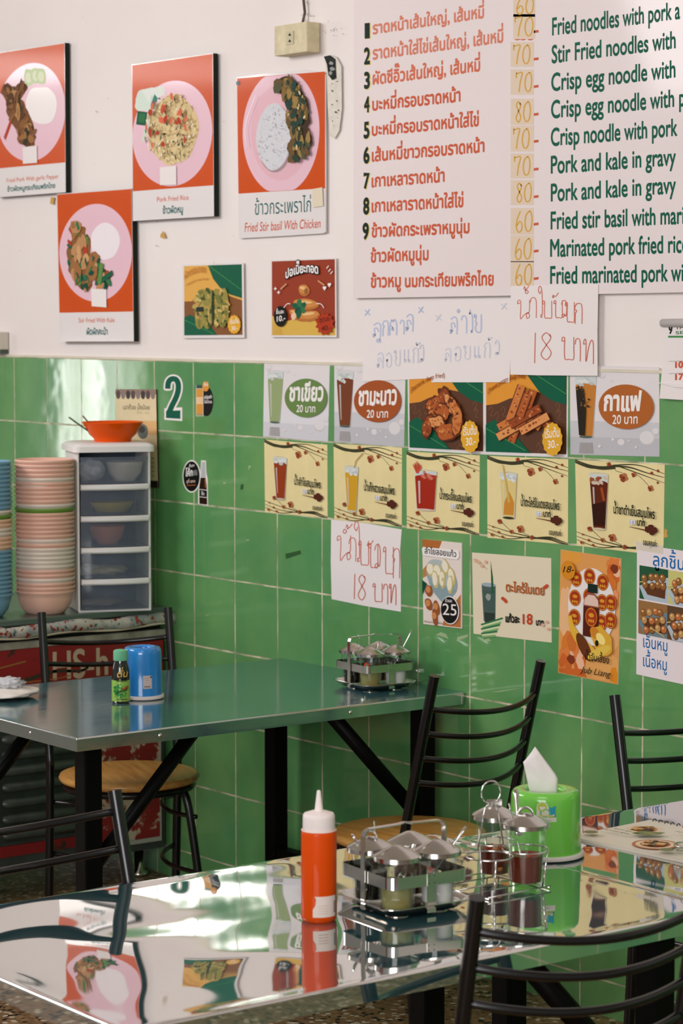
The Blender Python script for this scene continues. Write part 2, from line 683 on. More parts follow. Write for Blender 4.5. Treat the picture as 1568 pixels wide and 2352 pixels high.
class Art(MB):
    """printed or drawn layers on a flat (or curved) sheet; fn maps sheet coordinates + layer height to space"""
    STEP = 4e-5
    trim = False             # keep ellipses inside the sheet's edge

    def __init__(self, d=0.0, fn=on_wall, yup=False):
        super().__init__()
        self.d, self.fn, self.s = d, fn, (1 if yup else -1)

    def _up(self):
        self.d += self.STEP
        return self.d

    def poly(self, pts, mat):
        d = self._up()
        t = geometry.tessellate_polygon([[Vector((x, y, 0)) for x, y in pts]])
        self.add([self.fn(x, y, d) for x, y in pts], t, mat)
        return self

    def grid(self, x0, x1, y0, y1, n, m, mat):
        d = self._up()
        vs = [self.fn(x0 + (x1 - x0) * i / n, y0 + (y1 - y0) * j / m, d) for j in range(m + 1) for i in range(n + 1)]
        fs = [(j * (n + 1) + i, j * (n + 1) + i + 1, (j + 1) * (n + 1) + i + 1, (j + 1) * (n + 1) + i) for j in range(m) for i in range(n)]
        return self.add(vs, fs, mat, True)

    def ell(self, cx, cy, rx, ry, mat, rot=0.0, n=36, wob=0.0, seed=0, a0=0.0, a1=2 * PI):
        pts = []
        for i in range(n):
            a = a0 + (a1 - a0) * i / n
            k = 1 + wob * noise.noise(Vector((math.cos(a) * 1.7 + seed * 7.3, math.sin(a) * 1.7, seed * 3.1)))
            x, y = rx * k * math.cos(a), ry * k * math.sin(a)
            p = (cx + x * math.cos(rot) - y * math.sin(rot), cy + x * math.sin(rot) + y * math.cos(rot))
            if self.trim:
                p = (min(0.992, max(0.008, p[0])), min(0.994, max(0.006, p[1])))
            pts.append(p)
        return self.poly(pts, mat)

    def ring(self, cx, cy, rx, ry, w, mat, n=30):
        d = self._up()
        vs, fs = [], []
        for i in range(n):
            a = 2 * PI * i / n
            vs += [self.fn(cx + rx * math.cos(a), cy + ry * math.sin(a), d), self.fn(cx + (rx - w) * math.cos(a), cy + (ry - w) * math.sin(a), d)]
            j = (i + 1) % n
            fs.append((2 * i, 2 * j, 2 * j + 1, 2 * i + 1))
        return self.add(vs, fs, mat)

    def rect(self, x0, y0, x1, y1, mat):
        return self.poly([(x0, y0), (x1, y0), (x1, y1), (x0, y1)], mat)

    def line(self, pts, w, mat, smooth=True):
        pts = [Vector((p[0], p[1], 0)) for p in pts]
        if smooth and len(pts) > 2:
            pts = smooth_path(pts, 5)
        d = self._up()
        n = len(pts)
        vs, fs = [], []
        for i, p in enumerate(pts):
            a, b = pts[max(0, i - 1)], pts[min(n - 1, i + 1)]
            t = (b - a)
            t = t.normalized() if t.length > 1e-9 else Vector((1, 0, 0))
            ww = w if not isinstance(w, (list, tuple)) else w[0] + (w[1] - w[0]) * i / (n - 1)
            vs += [self.fn(p.x - t.y * ww / 2, p.y + t.x * ww / 2, d), self.fn(p.x + t.y * ww / 2, p.y - t.x * ww / 2, d)]
        for i in range(n - 1):
            fs.append((2 * i, 2 * i + 1, 2 * i + 3, 2 * i + 2))
        return self.add(vs, fs, mat)

    def text(self, s, bl, br, h, mat, bold=0.0, shear=0.0, arc=0.0):
        V, T = text_mesh(s, bold, shear)
        h0, h1 = h if isinstance(h, tuple) else (h, h)
        d = self._up()
        vs = []
        for u, v in V:
            hh = h0 + (h1 - h0) * u
            # sheet coordinates run downwards when s = -1
            vs.append(self.fn(bl[0] + u * (br[0] - bl[0]), bl[1] + u * (br[1] - bl[1]) + self.s * (v * hh + arc * 4 * u * (1 - u)), d))
        return self.add(vs, T, mat)

    def slab(self, pts, t, front, side):
        """solid sheet standing on the wall"""
        n = len(pts)
        vs = [self.fn(x, y, self.d) for x, y in pts] + [self.fn(x, y, self.d + t) for x, y in pts]
        self.add(vs, [(i, (i + 1) % n, n + (i + 1) % n, n + i) for i in range(n)] , side)
        tt = geometry.tessellate_polygon([[Vector((x, y, 0)) for x, y in pts]])
        self.add(vs[n:], tt, front)
        self.add(vs[:n], tt, side)
        self.d += t
        return self

    def scatter(self, inside, n, size, pal, seed=0, asp=(0.4, 1.0)):
        rnd = random.Random(seed)
        k = 0
        xs = inside
        while k < n:
            cx, cy, rx, ry, rot = rnd.choice(xs)
            a, q = rnd.uniform(0, 2 * PI), math.sqrt(rnd.random())
            x, y = rx * q * math.cos(a), ry * q * math.sin(a)
            x, y = cx + x * math.cos(rot) - y * math.sin(rot), cy + x * math.sin(rot) + y * math.cos(rot)
            s = rnd.uniform(*size)
            self.ell(x, y, s, s * rnd.uniform(*asp), rnd.choice(pal), rnd.uniform(0, PI), 9, 0.5, seed + k)
            k += 1
        return self


def lerp2(q, u, v):
    (ax, ay), (bx, by), (cx, cy), (dx, dy) = q      # TL TR BR BL
    tx, ty = ax + (bx - ax) * u, ay + (by - ay) * u
    sx, sy = dx + (cx - dx) * u, dy + (cy - dy) * u
    return (tx + (sx - tx) * v, ty + (sy - ty) * v)


def quad_fn(q):
    def fn(u, v, d):
        return on_wall(*lerp2(q, u, v), d)
    return fn


def wall_thing(name, label, cat, q, group=None):
    x, z = wall_point(*lerp2(q, 0.5, 1.0))
    return thing(name, label, cat, (x, 0, z), 0, group)


# ------------------------------------------------------------------ the room
def struct(name, mb, **k):
    return mb.build(name, kind='structure', **k)


struct('floor', MB().box(-5.2, 9.2, -6.6, 0.1, -0.1, 0.0, M_FLOOR))
struct('wall_back', MB().box(-5.2, 9.2, 0.006, 0.12, 0.0, 3.1, M_WALL))
struct('wall_back_tiles', MB().box(-5.2, 9.2, 0.0, 0.0065, 0.0, ZT, M_TILE))
tr = MB()
tr.box(-5.2, 9.2, -0.0025, 0.0065, ZT, ZT + 0.007, P(216, 208, 188, 0.6, vary=0.1, scale=8))
struct('trim_1', tr)
struct('ceiling', MB().box(-5.2, 9.2, -6.6, 0.1, 3.1, 3.2, M_CEIL))
wl = MB()                                    # far end wall with a tall window opening
wl.box(-5.2, -5.0, -6.6, -3.72, 0, 3.1, M_WALL).box(-5.2, -5.0, -3.16, 0.006, 0, 3.1, M_WALL)
wl.box(-5.2, -5.0, -3.72, -3.16, 0, 0.75, M_WALL).box(-5.2, -5.0, -3.72, -3.16, 1.5, 3.1, M_WALL)
struct('wall_left', wl)
wf = MB()
for a, b in ((-3.72, -3.68), (-3.54, -3.48), (-3.36, -3.30), (-3.20, -3.16)):
    wf.box(-5.16, -5.06, a, b, 0.75, 1.5, M_ENAMEL)
for a, b in ((0.75, 0.79), (1.46, 1.5)):
    wf.box(-5.15, -5.07, -3.68, -3.20, a, b, M_ENAMEL)
struct('window_1', wf)
area('window_daylight', (-5.3, -3.44, 1.125), (0, -3.44, 1.125), 0.54, 0.75, 28, (1.0, 0.98, 0.95))

# ------------------------------------------------------------------ food picture palettes
BROWNS = [P(122, 78, 44, 0.5), P(158, 108, 62, 0.5), P(92, 58, 34, 0.5), P(184, 140, 90, 0.5), P(138, 92, 50, 0.5)]
DARKS = [P(52, 50, 36, 0.5), P(40, 58, 50, 0.5), P(66, 50, 34, 0.5)]
GREENS = [P(30, 92, 66, 0.5), P(52, 116, 72, 0.5), P(24, 70, 56, 0.5), P(96, 138, 70, 0.5)]
RICEC = [P(236, 222, 176, 0.5), P(222, 200, 148, 0.5), P(240, 230, 204, 0.5), P(200, 176, 128, 0.5)]
REDS = [P(204, 84, 56, 0.5), P(180, 62, 40, 0.5), P(220, 110, 78, 0.5)]
FRIED = [P(178, 92, 44, 0.5), P(204, 122, 62, 0.5), P(150, 72, 36, 0.5), P(222, 150, 90, 0.5), P(126, 60, 32, 0.5)]
C_TEAL = ink(14, 96, 92)
C_DGREEN = ink(10, 92, 70)
C_RED = ink(206, 92, 64)
C_ORTH = ink(202, 94, 62)
C_BLACK = P(22, 22, 20, 0.45)
C_WHITE = P(240, 234, 230, 0.4)


def dish_board(name, label, q, t, orange_to, plate, paint, sticker, en, th, side=None, group=None, curl=None):
    r = wall_thing(name, label, 'menu board', q, group)
    off = r.location
    fn = quad_fn(q)
    b = Art(0.0, fn)
    b.slab(curl or [(0, 0), (1, 0), (1, 1), (0, 1)], t, M_WHITEPR, side or M_EDGE)
    b.build('board', r, off)
    a = Art(t, fn)
    a.rect(0.004, 0.004, 0.996, orange_to, M_ORANGE)
    a.build('photo_background', r, off)
    a = Art(t + 0.0002, fn)
    px, py, rx, ry = plate
    for k, (fx, mat) in enumerate(((1.0, M_PINKPL), (0.78, P(226, 180, 190, 0.3, coat=0.22)))):
        pts = []
        for i in range(64):
            an = 2 * PI * i / 64
            pts.append((min(0.995, max(0.005, px + rx * fx * math.cos(an))), min(orange_to - 0.002, max(0.006, py + ry * fx * math.sin(an)))))
        if k == 0 or name.endswith('poster'):
            a.poly(pts, mat)
    a.build('plate_picture', r, off)
    a = Art(t + 0.0005, fn)
    paint(a)
    a.build('food_picture', r, off)
    if sticker:
        a = Art(t + 0.003, fn)
        a.slab(sticker, 0.0004, M_PAPER, M_PAPER)
        o = a.build('price_sticker', r, off)
    for (s, bl, br, h, mat, bo, sh) in (en, th):
        a = Art(t + 0.0002, fn)
        a.text(s, bl, br, h, mat, bo, sh)
        a.build('caption', r, off)
    return r


def paint_pork(a):
    a.ell(0.66, 0.40, 0.23, 0.125, P(240, 232, 230, 0.3, coat=0.4), 0.1, wob=0.12, seed=2)
    for u, v in ((0.48, 0.2), (0.58, 0.195), (0.66, 0.205)):
        a.ell(u, v, 0.075, 0.055, P(206, 222, 178, 0.4), 0.3, wob=0.2, seed=u)
        a.ell(u, v, 0.045, 0.034, P(230, 236, 204, 0.4), 0.3)
    a.line([(0.25, 0.45), (0.13, 0.6)], 0.035, REDS[1])
    bl = [(0.2, 0.29, 0.1, 0.05, 0.2), (0.33, 0.3, 0.1, 0.05, -0.3), (0.3, 0.42, 0.13, 0.09, 0.6), (0.4, 0.5, 0.13, 0.08, 0.5), (0.45, 0.6, 0.13, 0.06, 0.2)]
    for i, b in enumerate(bl):
        a.ell(b[0], b[1], b[2] * 1.1, b[3] * 1.15, BROWNS[0], b[4], wob=0.4, seed=i)
    a.scatter(bl, 60, (0.02, 0.07), BROWNS + DARKS[:1], 5, (0.3, 0.55))


def paint_rice(a):
    a.ell(0.17, 0.235, 0.14, 0.07, P(212, 226, 212, 0.4), wob=0.4, seed=4)
    a.ell(0.27, 0.2, 0.12, 0.05, P(226, 232, 224, 0.4), wob=0.5, seed=8)
    a.poly([(0.07, 0.30), (0.19, 0.315), (0.17, 0.40), (0.05, 0.385)], GREENS[0])
    a.poly([(0.09, 0.315), (0.17, 0.325), (0.15, 0.38), (0.075, 0.37)], GREENS[1])
    a.line([(0.27, 0.22), (0.24, 0.32), (0.17, 0.43), (0.13, 0.5)], [0.07, 0.03], P(206, 218, 200, 0.4))
    a.line([(0.3, 0.22), (0.25, 0.29)], 0.05, P(60, 128, 120, 0.4))
    a.ell(0.5, 0.44, 0.29, 0.21, RICEC[1], wob=0.2, seed=3)
    reg = [(0.5, 0.44, 0.31, 0.22, 0.0)]
    a.scatter(reg, 330, (0.007, 0.017), RICEC, 1, (0.3, 0.5))
    a.scatter(reg, 40, (0.01, 0.024), DARKS + GREENS[2:3], 2, (0.25, 0.4))
    a.scatter([(0.5, 0.42, 0.27, 0.2, 0)], 22, (0.02, 0.036), REDS, 3, (0.45, 0.7))


def paint_kale(a):
    a.ell(0.635, 0.335, 0.19, 0.12, P(238, 228, 232, 0.4), wob=0.1, seed=3)
    bl = [(0.28, 0.27, 0.12, 0.06, 0.3), (0.22, 0.4, 0.09, 0.09, 0), (0.36, 0.38, 0.09, 0.09, 0), (0.26, 0.5, 0.12, 0.06, 0), (0.48, 0.49, 0.13, 0.07, 0.2), (0.35, 0.6, 0.11, 0.06, 0.1), (0.6, 0.58, 0.12, 0.06, 0.1)]
    for i, b in enumerate(bl):
        a.ell(b[0], b[1], b[2], b[3], BROWNS[4], b[4], wob=0.4, seed=i)
    a.scatter(bl, 40, (0.02, 0.05), GREENS + REDS[1:2], 4, (0.35, 0.7))
    a.scatter(bl, 26, (0.03, 0.075), BROWNS[1:2] + [P(206, 160, 112, 0.5), P(188, 138, 92, 0.5)], 6, (0.5, 0.8))
    a.scatter(bl[4:], 22, (0.02, 0.045), GREENS[:3], 9, (0.3, 0.5))
    a.line([(0.3, 0.25), (0.27, 0.2)], 0.03, GREENS[1])
    a.line([(0.58, 0.6), (0.74, 0.545)], 0.035, GREENS[0])
    a.line([(0.56, 0.62), (0.6, 0.48)], 0.05, GREENS[3])


def paint_basil(a):
    a.ell(0.428, 0.395, 0.2, 0.21, P(166, 140, 146, 0.4), wob=0.04, seed=2)
    a.ell(0.415, 0.385, 0.197, 0.206, P(212, 212, 216, 0.45), wob=0.06, seed=1)
    a.scatter([(0.415, 0.385, 0.19, 0.2, 0)], 150, (0.004, 0.01), [P(160, 164, 168, 0.5), P(236, 236, 236, 0.5), P(188, 190, 194, 0.5)], 7, (0.25, 0.45))
    bl = [(0.6, 0.085, 0.12, 0.06, 0.2), (0.68, 0.165, 0.13, 0.07, 0.4), (0.77, 0.24, 0.1, 0.06, 1.0), (0.69, 0.31, 0.1, 0.07, 0.3), (0.75, 0.4, 0.11, 0.07, 0.2), (0.7, 0.48, 0.1, 0.05, 0)]
    for i, b in enumerate(bl):
        a.ell(b[0], b[1], b[2] * 1.05, b[3] * 1.05, DARKS[2], b[4], wob=0.35, seed=i + 3)
    a.scatter(bl, 70, (0.02, 0.06), [P(132, 104, 58, 0.45), P(156, 126, 70, 0.45), P(104, 80, 46, 0.45), P(84, 84, 56, 0.45)], 8, (0.4, 0.7))
    a.scatter(bl, 26, (0.02, 0.05), [P(34, 66, 58, 0.45), P(44, 62, 48, 0.45)], 12, (0.4, 0.7))
    a.scatter(bl, 8, (0.01, 0.02), [P(212, 190, 140, 0.45)], 18, (0.4, 0.7))
    a.line([(0.25, 0.12), (0.13, 0.3), (0.14, 0.44)], 0.006, P(244, 226, 230, 0.2))


Q1 = [(-1, 123), (159, 99), (161.5, 442), (2, 454)]
Q2 = [(313.4, 149.5), (500, 123), (502.4, 497), (315.7, 508)]
Q3 = [(141, 446), (313.4, 433), (318, 784), (147.6, 784.5)]
Q4 = [(546, 178.6), (750, 163), (750, 536.5), (550.8, 547.7)]
GB = 'dish photo boards on the white wall'
dish_board('dish_photo_board', 'orange dish photo board captioned Fried Pork With garlic Pepper, at the left edge', Q1, 0.016, 0.8, (0.51, 0.438, 0.495, 0.334), paint_pork,
           [(0.4, 0.672), (0.6, 0.668), (0.605, 0.786), (0.4, 0.785)],
           ('Fried Pork With garlic Pepper', (0.15, 0.902), (0.9, 0.902), 0.028, C_RED, 0.004, 0),
           ('ข้าวผัดหมูกระเทียมพริกไทย', (0.16, 0.965), (0.85, 0.965), 0.026, C_TEAL, 0.03, 0), group=GB)
dish_board('dish_photo_board', 'orange dish photo board captioned Pork Fried Rice, hung right of the garlic pork board', Q2, 0.016, 0.81, (0.495, 0.467, 0.492, 0.33), paint_rice,
           [(0.35, 0.672), (0.55, 0.672), (0.55, 0.79), (0.35, 0.785)],
           ('Pork Fried Rice', (0.3, 0.888), (0.69, 0.888), 0.03, C_RED, 0.006, 0),
           ('ข้าวผัดหมู', (0.37, 0.965), (0.62, 0.965), 0.034, C_TEAL, 0.03, 0), group=GB)
dish_board('dish_photo_board', 'orange dish photo board captioned Stir Fried With Kale, hung lowest', Q3, 0.016, 0.805, (0.505, 0.41, 0.487, 0.325), paint_kale,
           [(0.45, 0.648), (0.652, 0.655), (0.65, 0.775), (0.452, 0.765)],
           ('Stir Fried With Kale', (0.26, 0.873), (0.745, 0.873), 0.03, C_RED, 0.006, 0),
           ('ผัดผักคะน้า', (0.365, 0.955), (0.65, 0.955), 0.034, C_TEAL, 0.03, 0), group=GB)
basil = dish_board('dish_photo_poster', 'curling dish photo poster captioned Fried Stir basil With Chicken', Q4, 0.004, 0.722, (0.497, 0.356, 0.436, 0.385), paint_basil,
                   [(0.86, 0.722), (0.975, 0.715), (0.985, 0.83), (0.865, 0.836)],
                   ('ข้าวกระเพราไก่', (0.19, 0.86), (0.835, 0.86), 0.07, C_TEAL, 0.0, 0),
                   ('Fried Stir basil With Chicken', (0.07, 0.962), (0.945, 0.962), 0.056, C_RED, 0.008, 0.15), side=M_WHITEPR,
                   curl=[(0, 0), (0.4, -0.012), (0.75, -0.018), (0.93, 0.008), (1, 0.02), (1, 0.99), (0.97, 0.998), (0.5, 1.0), (0, 1)])
a = Art(0.0055, quad_fn(Q4))
a.ell(0.02, 0.035, 0.022, 0.014, P(120, 124, 126, 0.4))
a.build('pin_head', basil, basil.location)
bm_ = [o for o in COL.objects if o.parent and o.name.startswith('price_sticker') and o.parent == basil][0]
bm_.data.materials[0] = P(226, 212, 188, 0.5)


# ------------------------------------------------------------------ small square snack posters
def leaf(a, pts, mid, mat=None):
    a.poly(pts, mat or P(20, 92, 66, 0.35))
    a.line(mid, 0.008, P(70, 150, 84, 0.4))
    (x0, y0), (x1, y1) = mid[0], mid[-1]
    for k in range(1, 9):
        t = k / 9
        x, y = x0 + (x1 - x0) * t, y0 + (y1 - y0) * t
        a.line([(x, y), (x + 0.03, y - 0.1)], 0.003, P(38, 112, 76, 0.4))


def badge(a, cx, cy, rx, ry, mat, n=14, depth=0.08):
    pts = []
    for i in range(n * 2):
        an = PI * i / n
        k = 1.0 if i % 2 else 1 - depth
        pts.append((cx + rx * k * math.cos(an), cy + ry * k * math.sin(an)))
    a.poly(pts, mat)


def sheet_poster(name, label, cat, q, t=0.0012, base=0.0, front=None, side=None, group=None):
    r = wall_thing(name, label, cat, q, group)
    fn = quad_fn(q)
    b = Art(base, fn)
    b.slab([(0, 0), (1, 0), (1, 1), (0, 1)], t, front or M_WHITEPR, side or M_WHITEPR)
    b.build('sheet', r, r.location)
    return r, fn, base + t


def put(r, name, fn, d, draw):
    a = Art(d, fn)
    draw(a)
    return a.build(name, r, r.location)


OR_BG = P(228, 152, 52, 0.3, coat=0.4)
YE_BG = P(226, 172, 82, 0.3, coat=0.4)
BR_BG = P(92, 58, 40, 0.3, coat=0.4)
BADGE = P(226, 170, 52, 0.35)


def snack_bg(a, top, low, wave):
    a.rect(0.03, 0.02, 0.97, 0.96, low)
    a.poly([(0.03, 0.02), (0.97, 0.02), (0.97, wave[-1][1] * 0.6)] + wave[::-1], top)


# egg rolls wrapped in leaf
r, fn, d = sheet_poster('snack_poster', 'small square poster of stuffed green rolls and banana leaves on the white wall', 'poster', [(419, 608), (560, 603.5), (562, 776), (420, 777)])
put(r, 'print_background', fn, d, lambda a: snack_bg(a, YE_BG, P(134, 86, 50, 0.3), [(0.03, 0.5), (0.15, 0.5), (0.3, 0.4), (0.5, 0.36), (0.7, 0.42), (0.97, 0.5)]))
put(r, 'leaf_picture', fn, d + 0.0002, lambda a: (leaf(a, [(0.42, 0.02), (0.97, 0.02), (0.97, 0.47), (0.78, 0.42), (0.62, 0.33), (0.5, 0.2)], [(0.44, 0.03), (0.96, 0.36)]),
                                               leaf(a, [(0.03, 0.72), (0.12, 0.68), (0.3, 0.75), (0.48, 0.86), (0.56, 0.96), (0.03, 0.96)], [(0.03, 0.75), (0.5, 0.94)])))


def rolls(a):
    for cx, w in ((0.3, 0.1), (0.42, 0.11), (0.57, 0.12), (0.68, 0.1)):
        a.ell(cx, 0.6, w, 0.26, P(150, 140, 70, 0.4), 0.05, wob=0.2, seed=cx)
        a.scatter([(cx, 0.6, w * 0.9, 0.24, 0)], 26, (0.02, 0.06), [P(178, 162, 86, 0.4), P(206, 184, 112, 0.4), P(120, 120, 58, 0.4), P(70, 84, 46, 0.4), P(196, 158, 88, 0.4)], int(cx * 100), (0.3, 0.6))
    a.rect(0.25, 0.58, 0.36, 0.64, P(36, 50, 48, 0.4))
    a.ell(0.52, 0.6, 0.02, 0.25, P(50, 60, 36, 0.4))


put(r, 'food_picture', fn, d + 0.0015, rolls)
put(r, 'price_badge', fn, d + 0.004, lambda a: (badge(a, 0.855, 0.82, 0.11, 0.13, BADGE), a.text('เริ่มต้น', (0.79, 0.815), (0.93, 0.8), 0.05, C_WHITE, 0.01), a.text('30.-', (0.81, 0.9), (0.91, 0.89), 0.055, C_WHITE, 0.01)))
put(r, 'title', fn, d + 0.004, lambda a: (a.text('ผักกรอบทอด', (0.05, 0.2), (0.4, 0.12), 0.07, P(196, 122, 52, 0.4), 0.01, 0, 0.04), a.text('(vegetable deep fried)', (0.08, 0.29), (0.44, 0.22), 0.03, P(196, 122, 52, 0.4), 0, 0, 0.03)))

# spring rolls
r, fn, d = sheet_poster('snack_poster', 'small square red poster of fried spring rolls with a black price oval', 'poster', [(622, 598), (772.5, 592.5), (773.5, 775), (622.5, 774.5)])
RB = P(152, 58, 34, 0.3, coat=0.4)
put(r, 'print_background', fn, d, lambda a: (a.rect(0.02, 0.015, 0.98, 0.975, RB), a.poly([(0.02, 0.72), (0.2, 0.8), (0.5, 0.74), (0.98, 0.86), (0.98, 0.975), (0.02, 0.975)], P(220, 178, 82, 0.3, coat=0.3)),
                                             [a.line([(0.02 + k * 0.02, 0.975), (0.03 + k * 0.016, 0.8 + k * 0.012)], 0.004, P(190, 140, 50, 0.4), False) for k in range(9)]))


def spring(a):
    m1, m2, m3 = P(206, 138, 72, 0.35), P(186, 112, 54, 0.35), P(232, 190, 130, 0.35)
    for cx, cy, rx, ry, ro in ((0.42, 0.72, 0.14, 0.06, 0.4), (0.6, 0.73, 0.16, 0.07, -0.1), (0.54, 0.58, 0.2, 0.075, 0.06), (0.52, 0.4, 0.085, 0.075, 0.2)):
        a.ell(cx, cy, rx, ry, m2, ro, wob=0.1, seed=cx)
        a.ell(cx - 0.01, cy - 0.015, rx * 0.92, ry * 0.72, m1, ro, wob=0.1, seed=cx)
        a.ell(cx - 0.02, cy - 0.03, rx * 0.6, ry * 0.25, m3, ro)
    a.ell(0.36, 0.73, 0.04, 0.05, P(236, 196, 160, 0.4), 0.3, wob=0.2)
    a.ell(0.55, 0.41, 0.03, 0.04, P(150, 96, 54, 0.4))
    for an in range(5):
        t = an * 1.257 - 0.4
        a.ell(0.45 + 0.06 * math.cos(t), 0.61 + 0.05 * math.sin(t), 0.055, 0.035, GREENS[an % 3], t, wob=0.25, seed=an)
    a.ell(0.44, 0.7, 0.04, 0.06, GREENS[0], 0.3, wob=0.3)


put(r, 'food_picture', fn, d + 0.0015, spring)
put(r, 'title', fn, d + 0.004, lambda a: (a.text('ปอเปี๊ยะทอด', (0.235, 0.25), (0.755, 0.2), 0.092, C_BLACK, 0.1, 0, 0.045), a.text('ปอเปี๊ยะทอด', (0.245, 0.245), (0.745, 0.195), 0.088, C_WHITE, 0.035, 0, 0.045)))


def marks(a):
    for x, y in ((0.87, 0.13), (0.9, 0.17), (0.93, 0.2)):
        a.line([(x, y), (x + 0.035, y - 0.035)], 0.012, C_WHITE)
    for x, y in ((0.09, 0.37), (0.14, 0.42)):
        a.poly([(x, y - 0.03), (x + 0.008, y - 0.008), (x + 0.03, y), (x + 0.008, y + 0.008), (x, y + 0.03), (x - 0.008, y + 0.008), (x - 0.03, y), (x - 0.008, y - 0.008)], C_WHITE)
    for x, y in ((0.84, 0.37), (0.915, 0.33)):
        a.ell(x - 0.012, y, 0.016, 0.016, C_WHITE)
        a.ell(x + 0.012, y, 0.016, 0.016, C_WHITE)
        a.poly([(x - 0.027, y + 0.004), (x + 0.027, y + 0.004), (x, y + 0.04)], C_WHITE)
    a.line([(0.17, 0.38), (0.26, 0.31)], 0.02, P(206, 150, 110, 0.4))
    a.line([(0.74, 0.28), (0.84, 0.34)], 0.02, P(206, 150, 110, 0.4))
    a.line([(0.22, 0.62), (0.27, 0.57), (0.32, 0.57)], 0.01, C_WHITE)
    a.line([(0.72, 0.57), (0.79, 0.58), (0.83, 0.63)], 0.01, C_WHITE)


put(r, 'decoration', fn, d + 0.004, marks)
put(r, 'price_badge', fn, d + 0.004, lambda a: (a.ell(0.165, 0.73, 0.1, 0.135, C_BLACK), a.text('ชิ้นละ', (0.1, 0.7), (0.22, 0.69), 0.04, C_WHITE, 0.02), a.text('10.-', (0.11, 0.8), (0.24, 0.78), 0.07, C_WHITE, 0.02)))
put(r, 'price_badge', fn, d + 0.0045, lambda a: (badge(a, 0.845, 0.83, 0.15, 0.15, P(176, 56, 28, 0.4), 12, 0.22), a.text('ชุดละ', (0.76, 0.81), (0.93, 0.79), 0.05, P(84, 30, 18, 0.4), 0.02), a.text('40.-', (0.79, 0.92), (0.94, 0.9), 0.06, P(84, 30, 18, 0.4), 0.02)))

# ------------------------------------------------------------------ electric boxes and marks on the plaster
sw = thing('switch_box', 'old cream surface socket box with grimy edges above the posters', 'switch box', (0, 0, 0))
x0, z0 = wall_point(661, 131)
x1, z1 = wall_point(729, 66)
sw.location = ((x0 + x1) / 2, 0, z0)
M_CREAMPL = P(214, 202, 168, 0.45, vary=0.12, scale=40)
mb = MB().rbox(-0.072, 0.072, -0.040, 0.004, 0, 0.077, M_CREAMPL, 0.004)
mb.build('box_body', sw, bevel=0.002)
MB().box(-0.015, 0.017, -0.0425, -0.0395, 0.024, 0.058, P(200, 190, 160, 0.4)).build('socket_insert', sw)
mb = MB()
for z in (0.031, 0.047):
    mb.prism([(-0.004, z), (0.008, z - 0.001), (0.002, z + 0.006)], 0, 0.001, C_BLACK)
mb.v = [(x, -0.0428 - z, y) for x, y, z in mb.v]
mb.build('socket_slot', sw)
cx_, cz_ = wall_point(702, 62)
tp = [(cx_ - sw.location.x - 0.004, -0.008, 0.078)] + [(cx_ - sw.location.x + 0.003 * math.sin(k * 2.1), -0.005, 0.078 + k * 0.03) for k in range(1, 30)]
MB().tube(tp, 0.0035, P(96, 88, 78, 0.7, vary=0.3, scale=60), 8).build('cable', sw)

pat = Art(0.0)
pp = [(744, 128), (760, 126), (773, 132), (784, 152), (785, 250), (779, 300), (768, 319), (757, 312), (752, 240), (750, 170)]
pat.poly(pp, P(222, 216, 204, 0.8, vary=0.1, scale=50))
pt = thing('plaster_patch', 'rough pale plaster patch with dark hole beside the chicken poster', 'plaster patch', (wall_point(768, 319)[0], 0, wall_point(768, 319)[1]))
pat.d = 0.001
pat.build('filler', pt, pt.location)
dk = Art(0.002)
dk.poly([(745, 130), (759, 127), (771, 136), (773, 180), (764, 184), (755, 172), (752, 148)], P(46, 48, 46, 0.8, vary=0.5, scale=90))
for (x, y, rx, ry) in ((762, 145, 5, 4), (764, 158, 6, 5), (760, 168, 4, 5)):
    dk.ell(x, y, rx, ry, P(150, 154, 152, 0.5), 0.3, 10, 0.4, x)
dk.scatter([(768, 230, 12, 60, 0)], 14, (1.0, 2.6), [P(90, 86, 78, 0.8), P(130, 122, 110, 0.8)], 4)
dk.build('hole', pt, pt.location)

ob = thing('outlet_box', 'grey cream outlet box at the left edge, just above the tiles', 'outlet box')
xo, zo = wall_point(18, 803)
ob.location = (xo - 0.05, 0, zo)
MB().rbox(-0.05, 0.05, -0.03, 0.004, 0, 0.055, P(206, 200, 186, 0.5), 0.004).build('box_body', ob, bevel=0.002)
MB().rbox(-0.05, 0.047, -0.024, 0.004, -0.012, 0.0, P(84, 92, 80, 0.6), 0.003).build('base_plate', ob)

for pts, lab in (([(117, 453), (125, 453), (123, 470), (115, 468)], 'torn scrap of yellowed tape under the garlic pork board'),
                 ([(375, 530), (381, 547), (369, 546), (368, 540)], 'torn scrap of yellowed tape right of the kale board')):
    a = Art(0.0002)
    a.slab(pts, 0.0004, P(204, 160, 84, 0.5), P(204, 160, 84, 0.5))
    tag(a.build('tape_scrap'), lab, 'tape')
a = Art(0.0)
rnd = random.Random(3)
for k in range(46):                                     # fly specks and grime on the plaster
    x, y = rnd.choice(((rnd.gauss(755, 26), rnd.gauss(72, 9)), (rnd.uniform(20, 800), rnd.uniform(20, 800)), (rnd.gauss(704, 5), rnd.uniform(0, 60))))
    s = rnd.uniform(0.6, 1.8)
    a.ell(x, y, s, s * rnd.uniform(0.5, 1), P(150, 140, 126, 0.8), rnd.random() * 3, 7, 0.4, k)
o = a.build('grime_specks')
o['kind'] = 'stuff'
o['label'], o['category'] = 'dark grime specks on the white plaster around the socket box', 'grime'
a = Art(0.0)
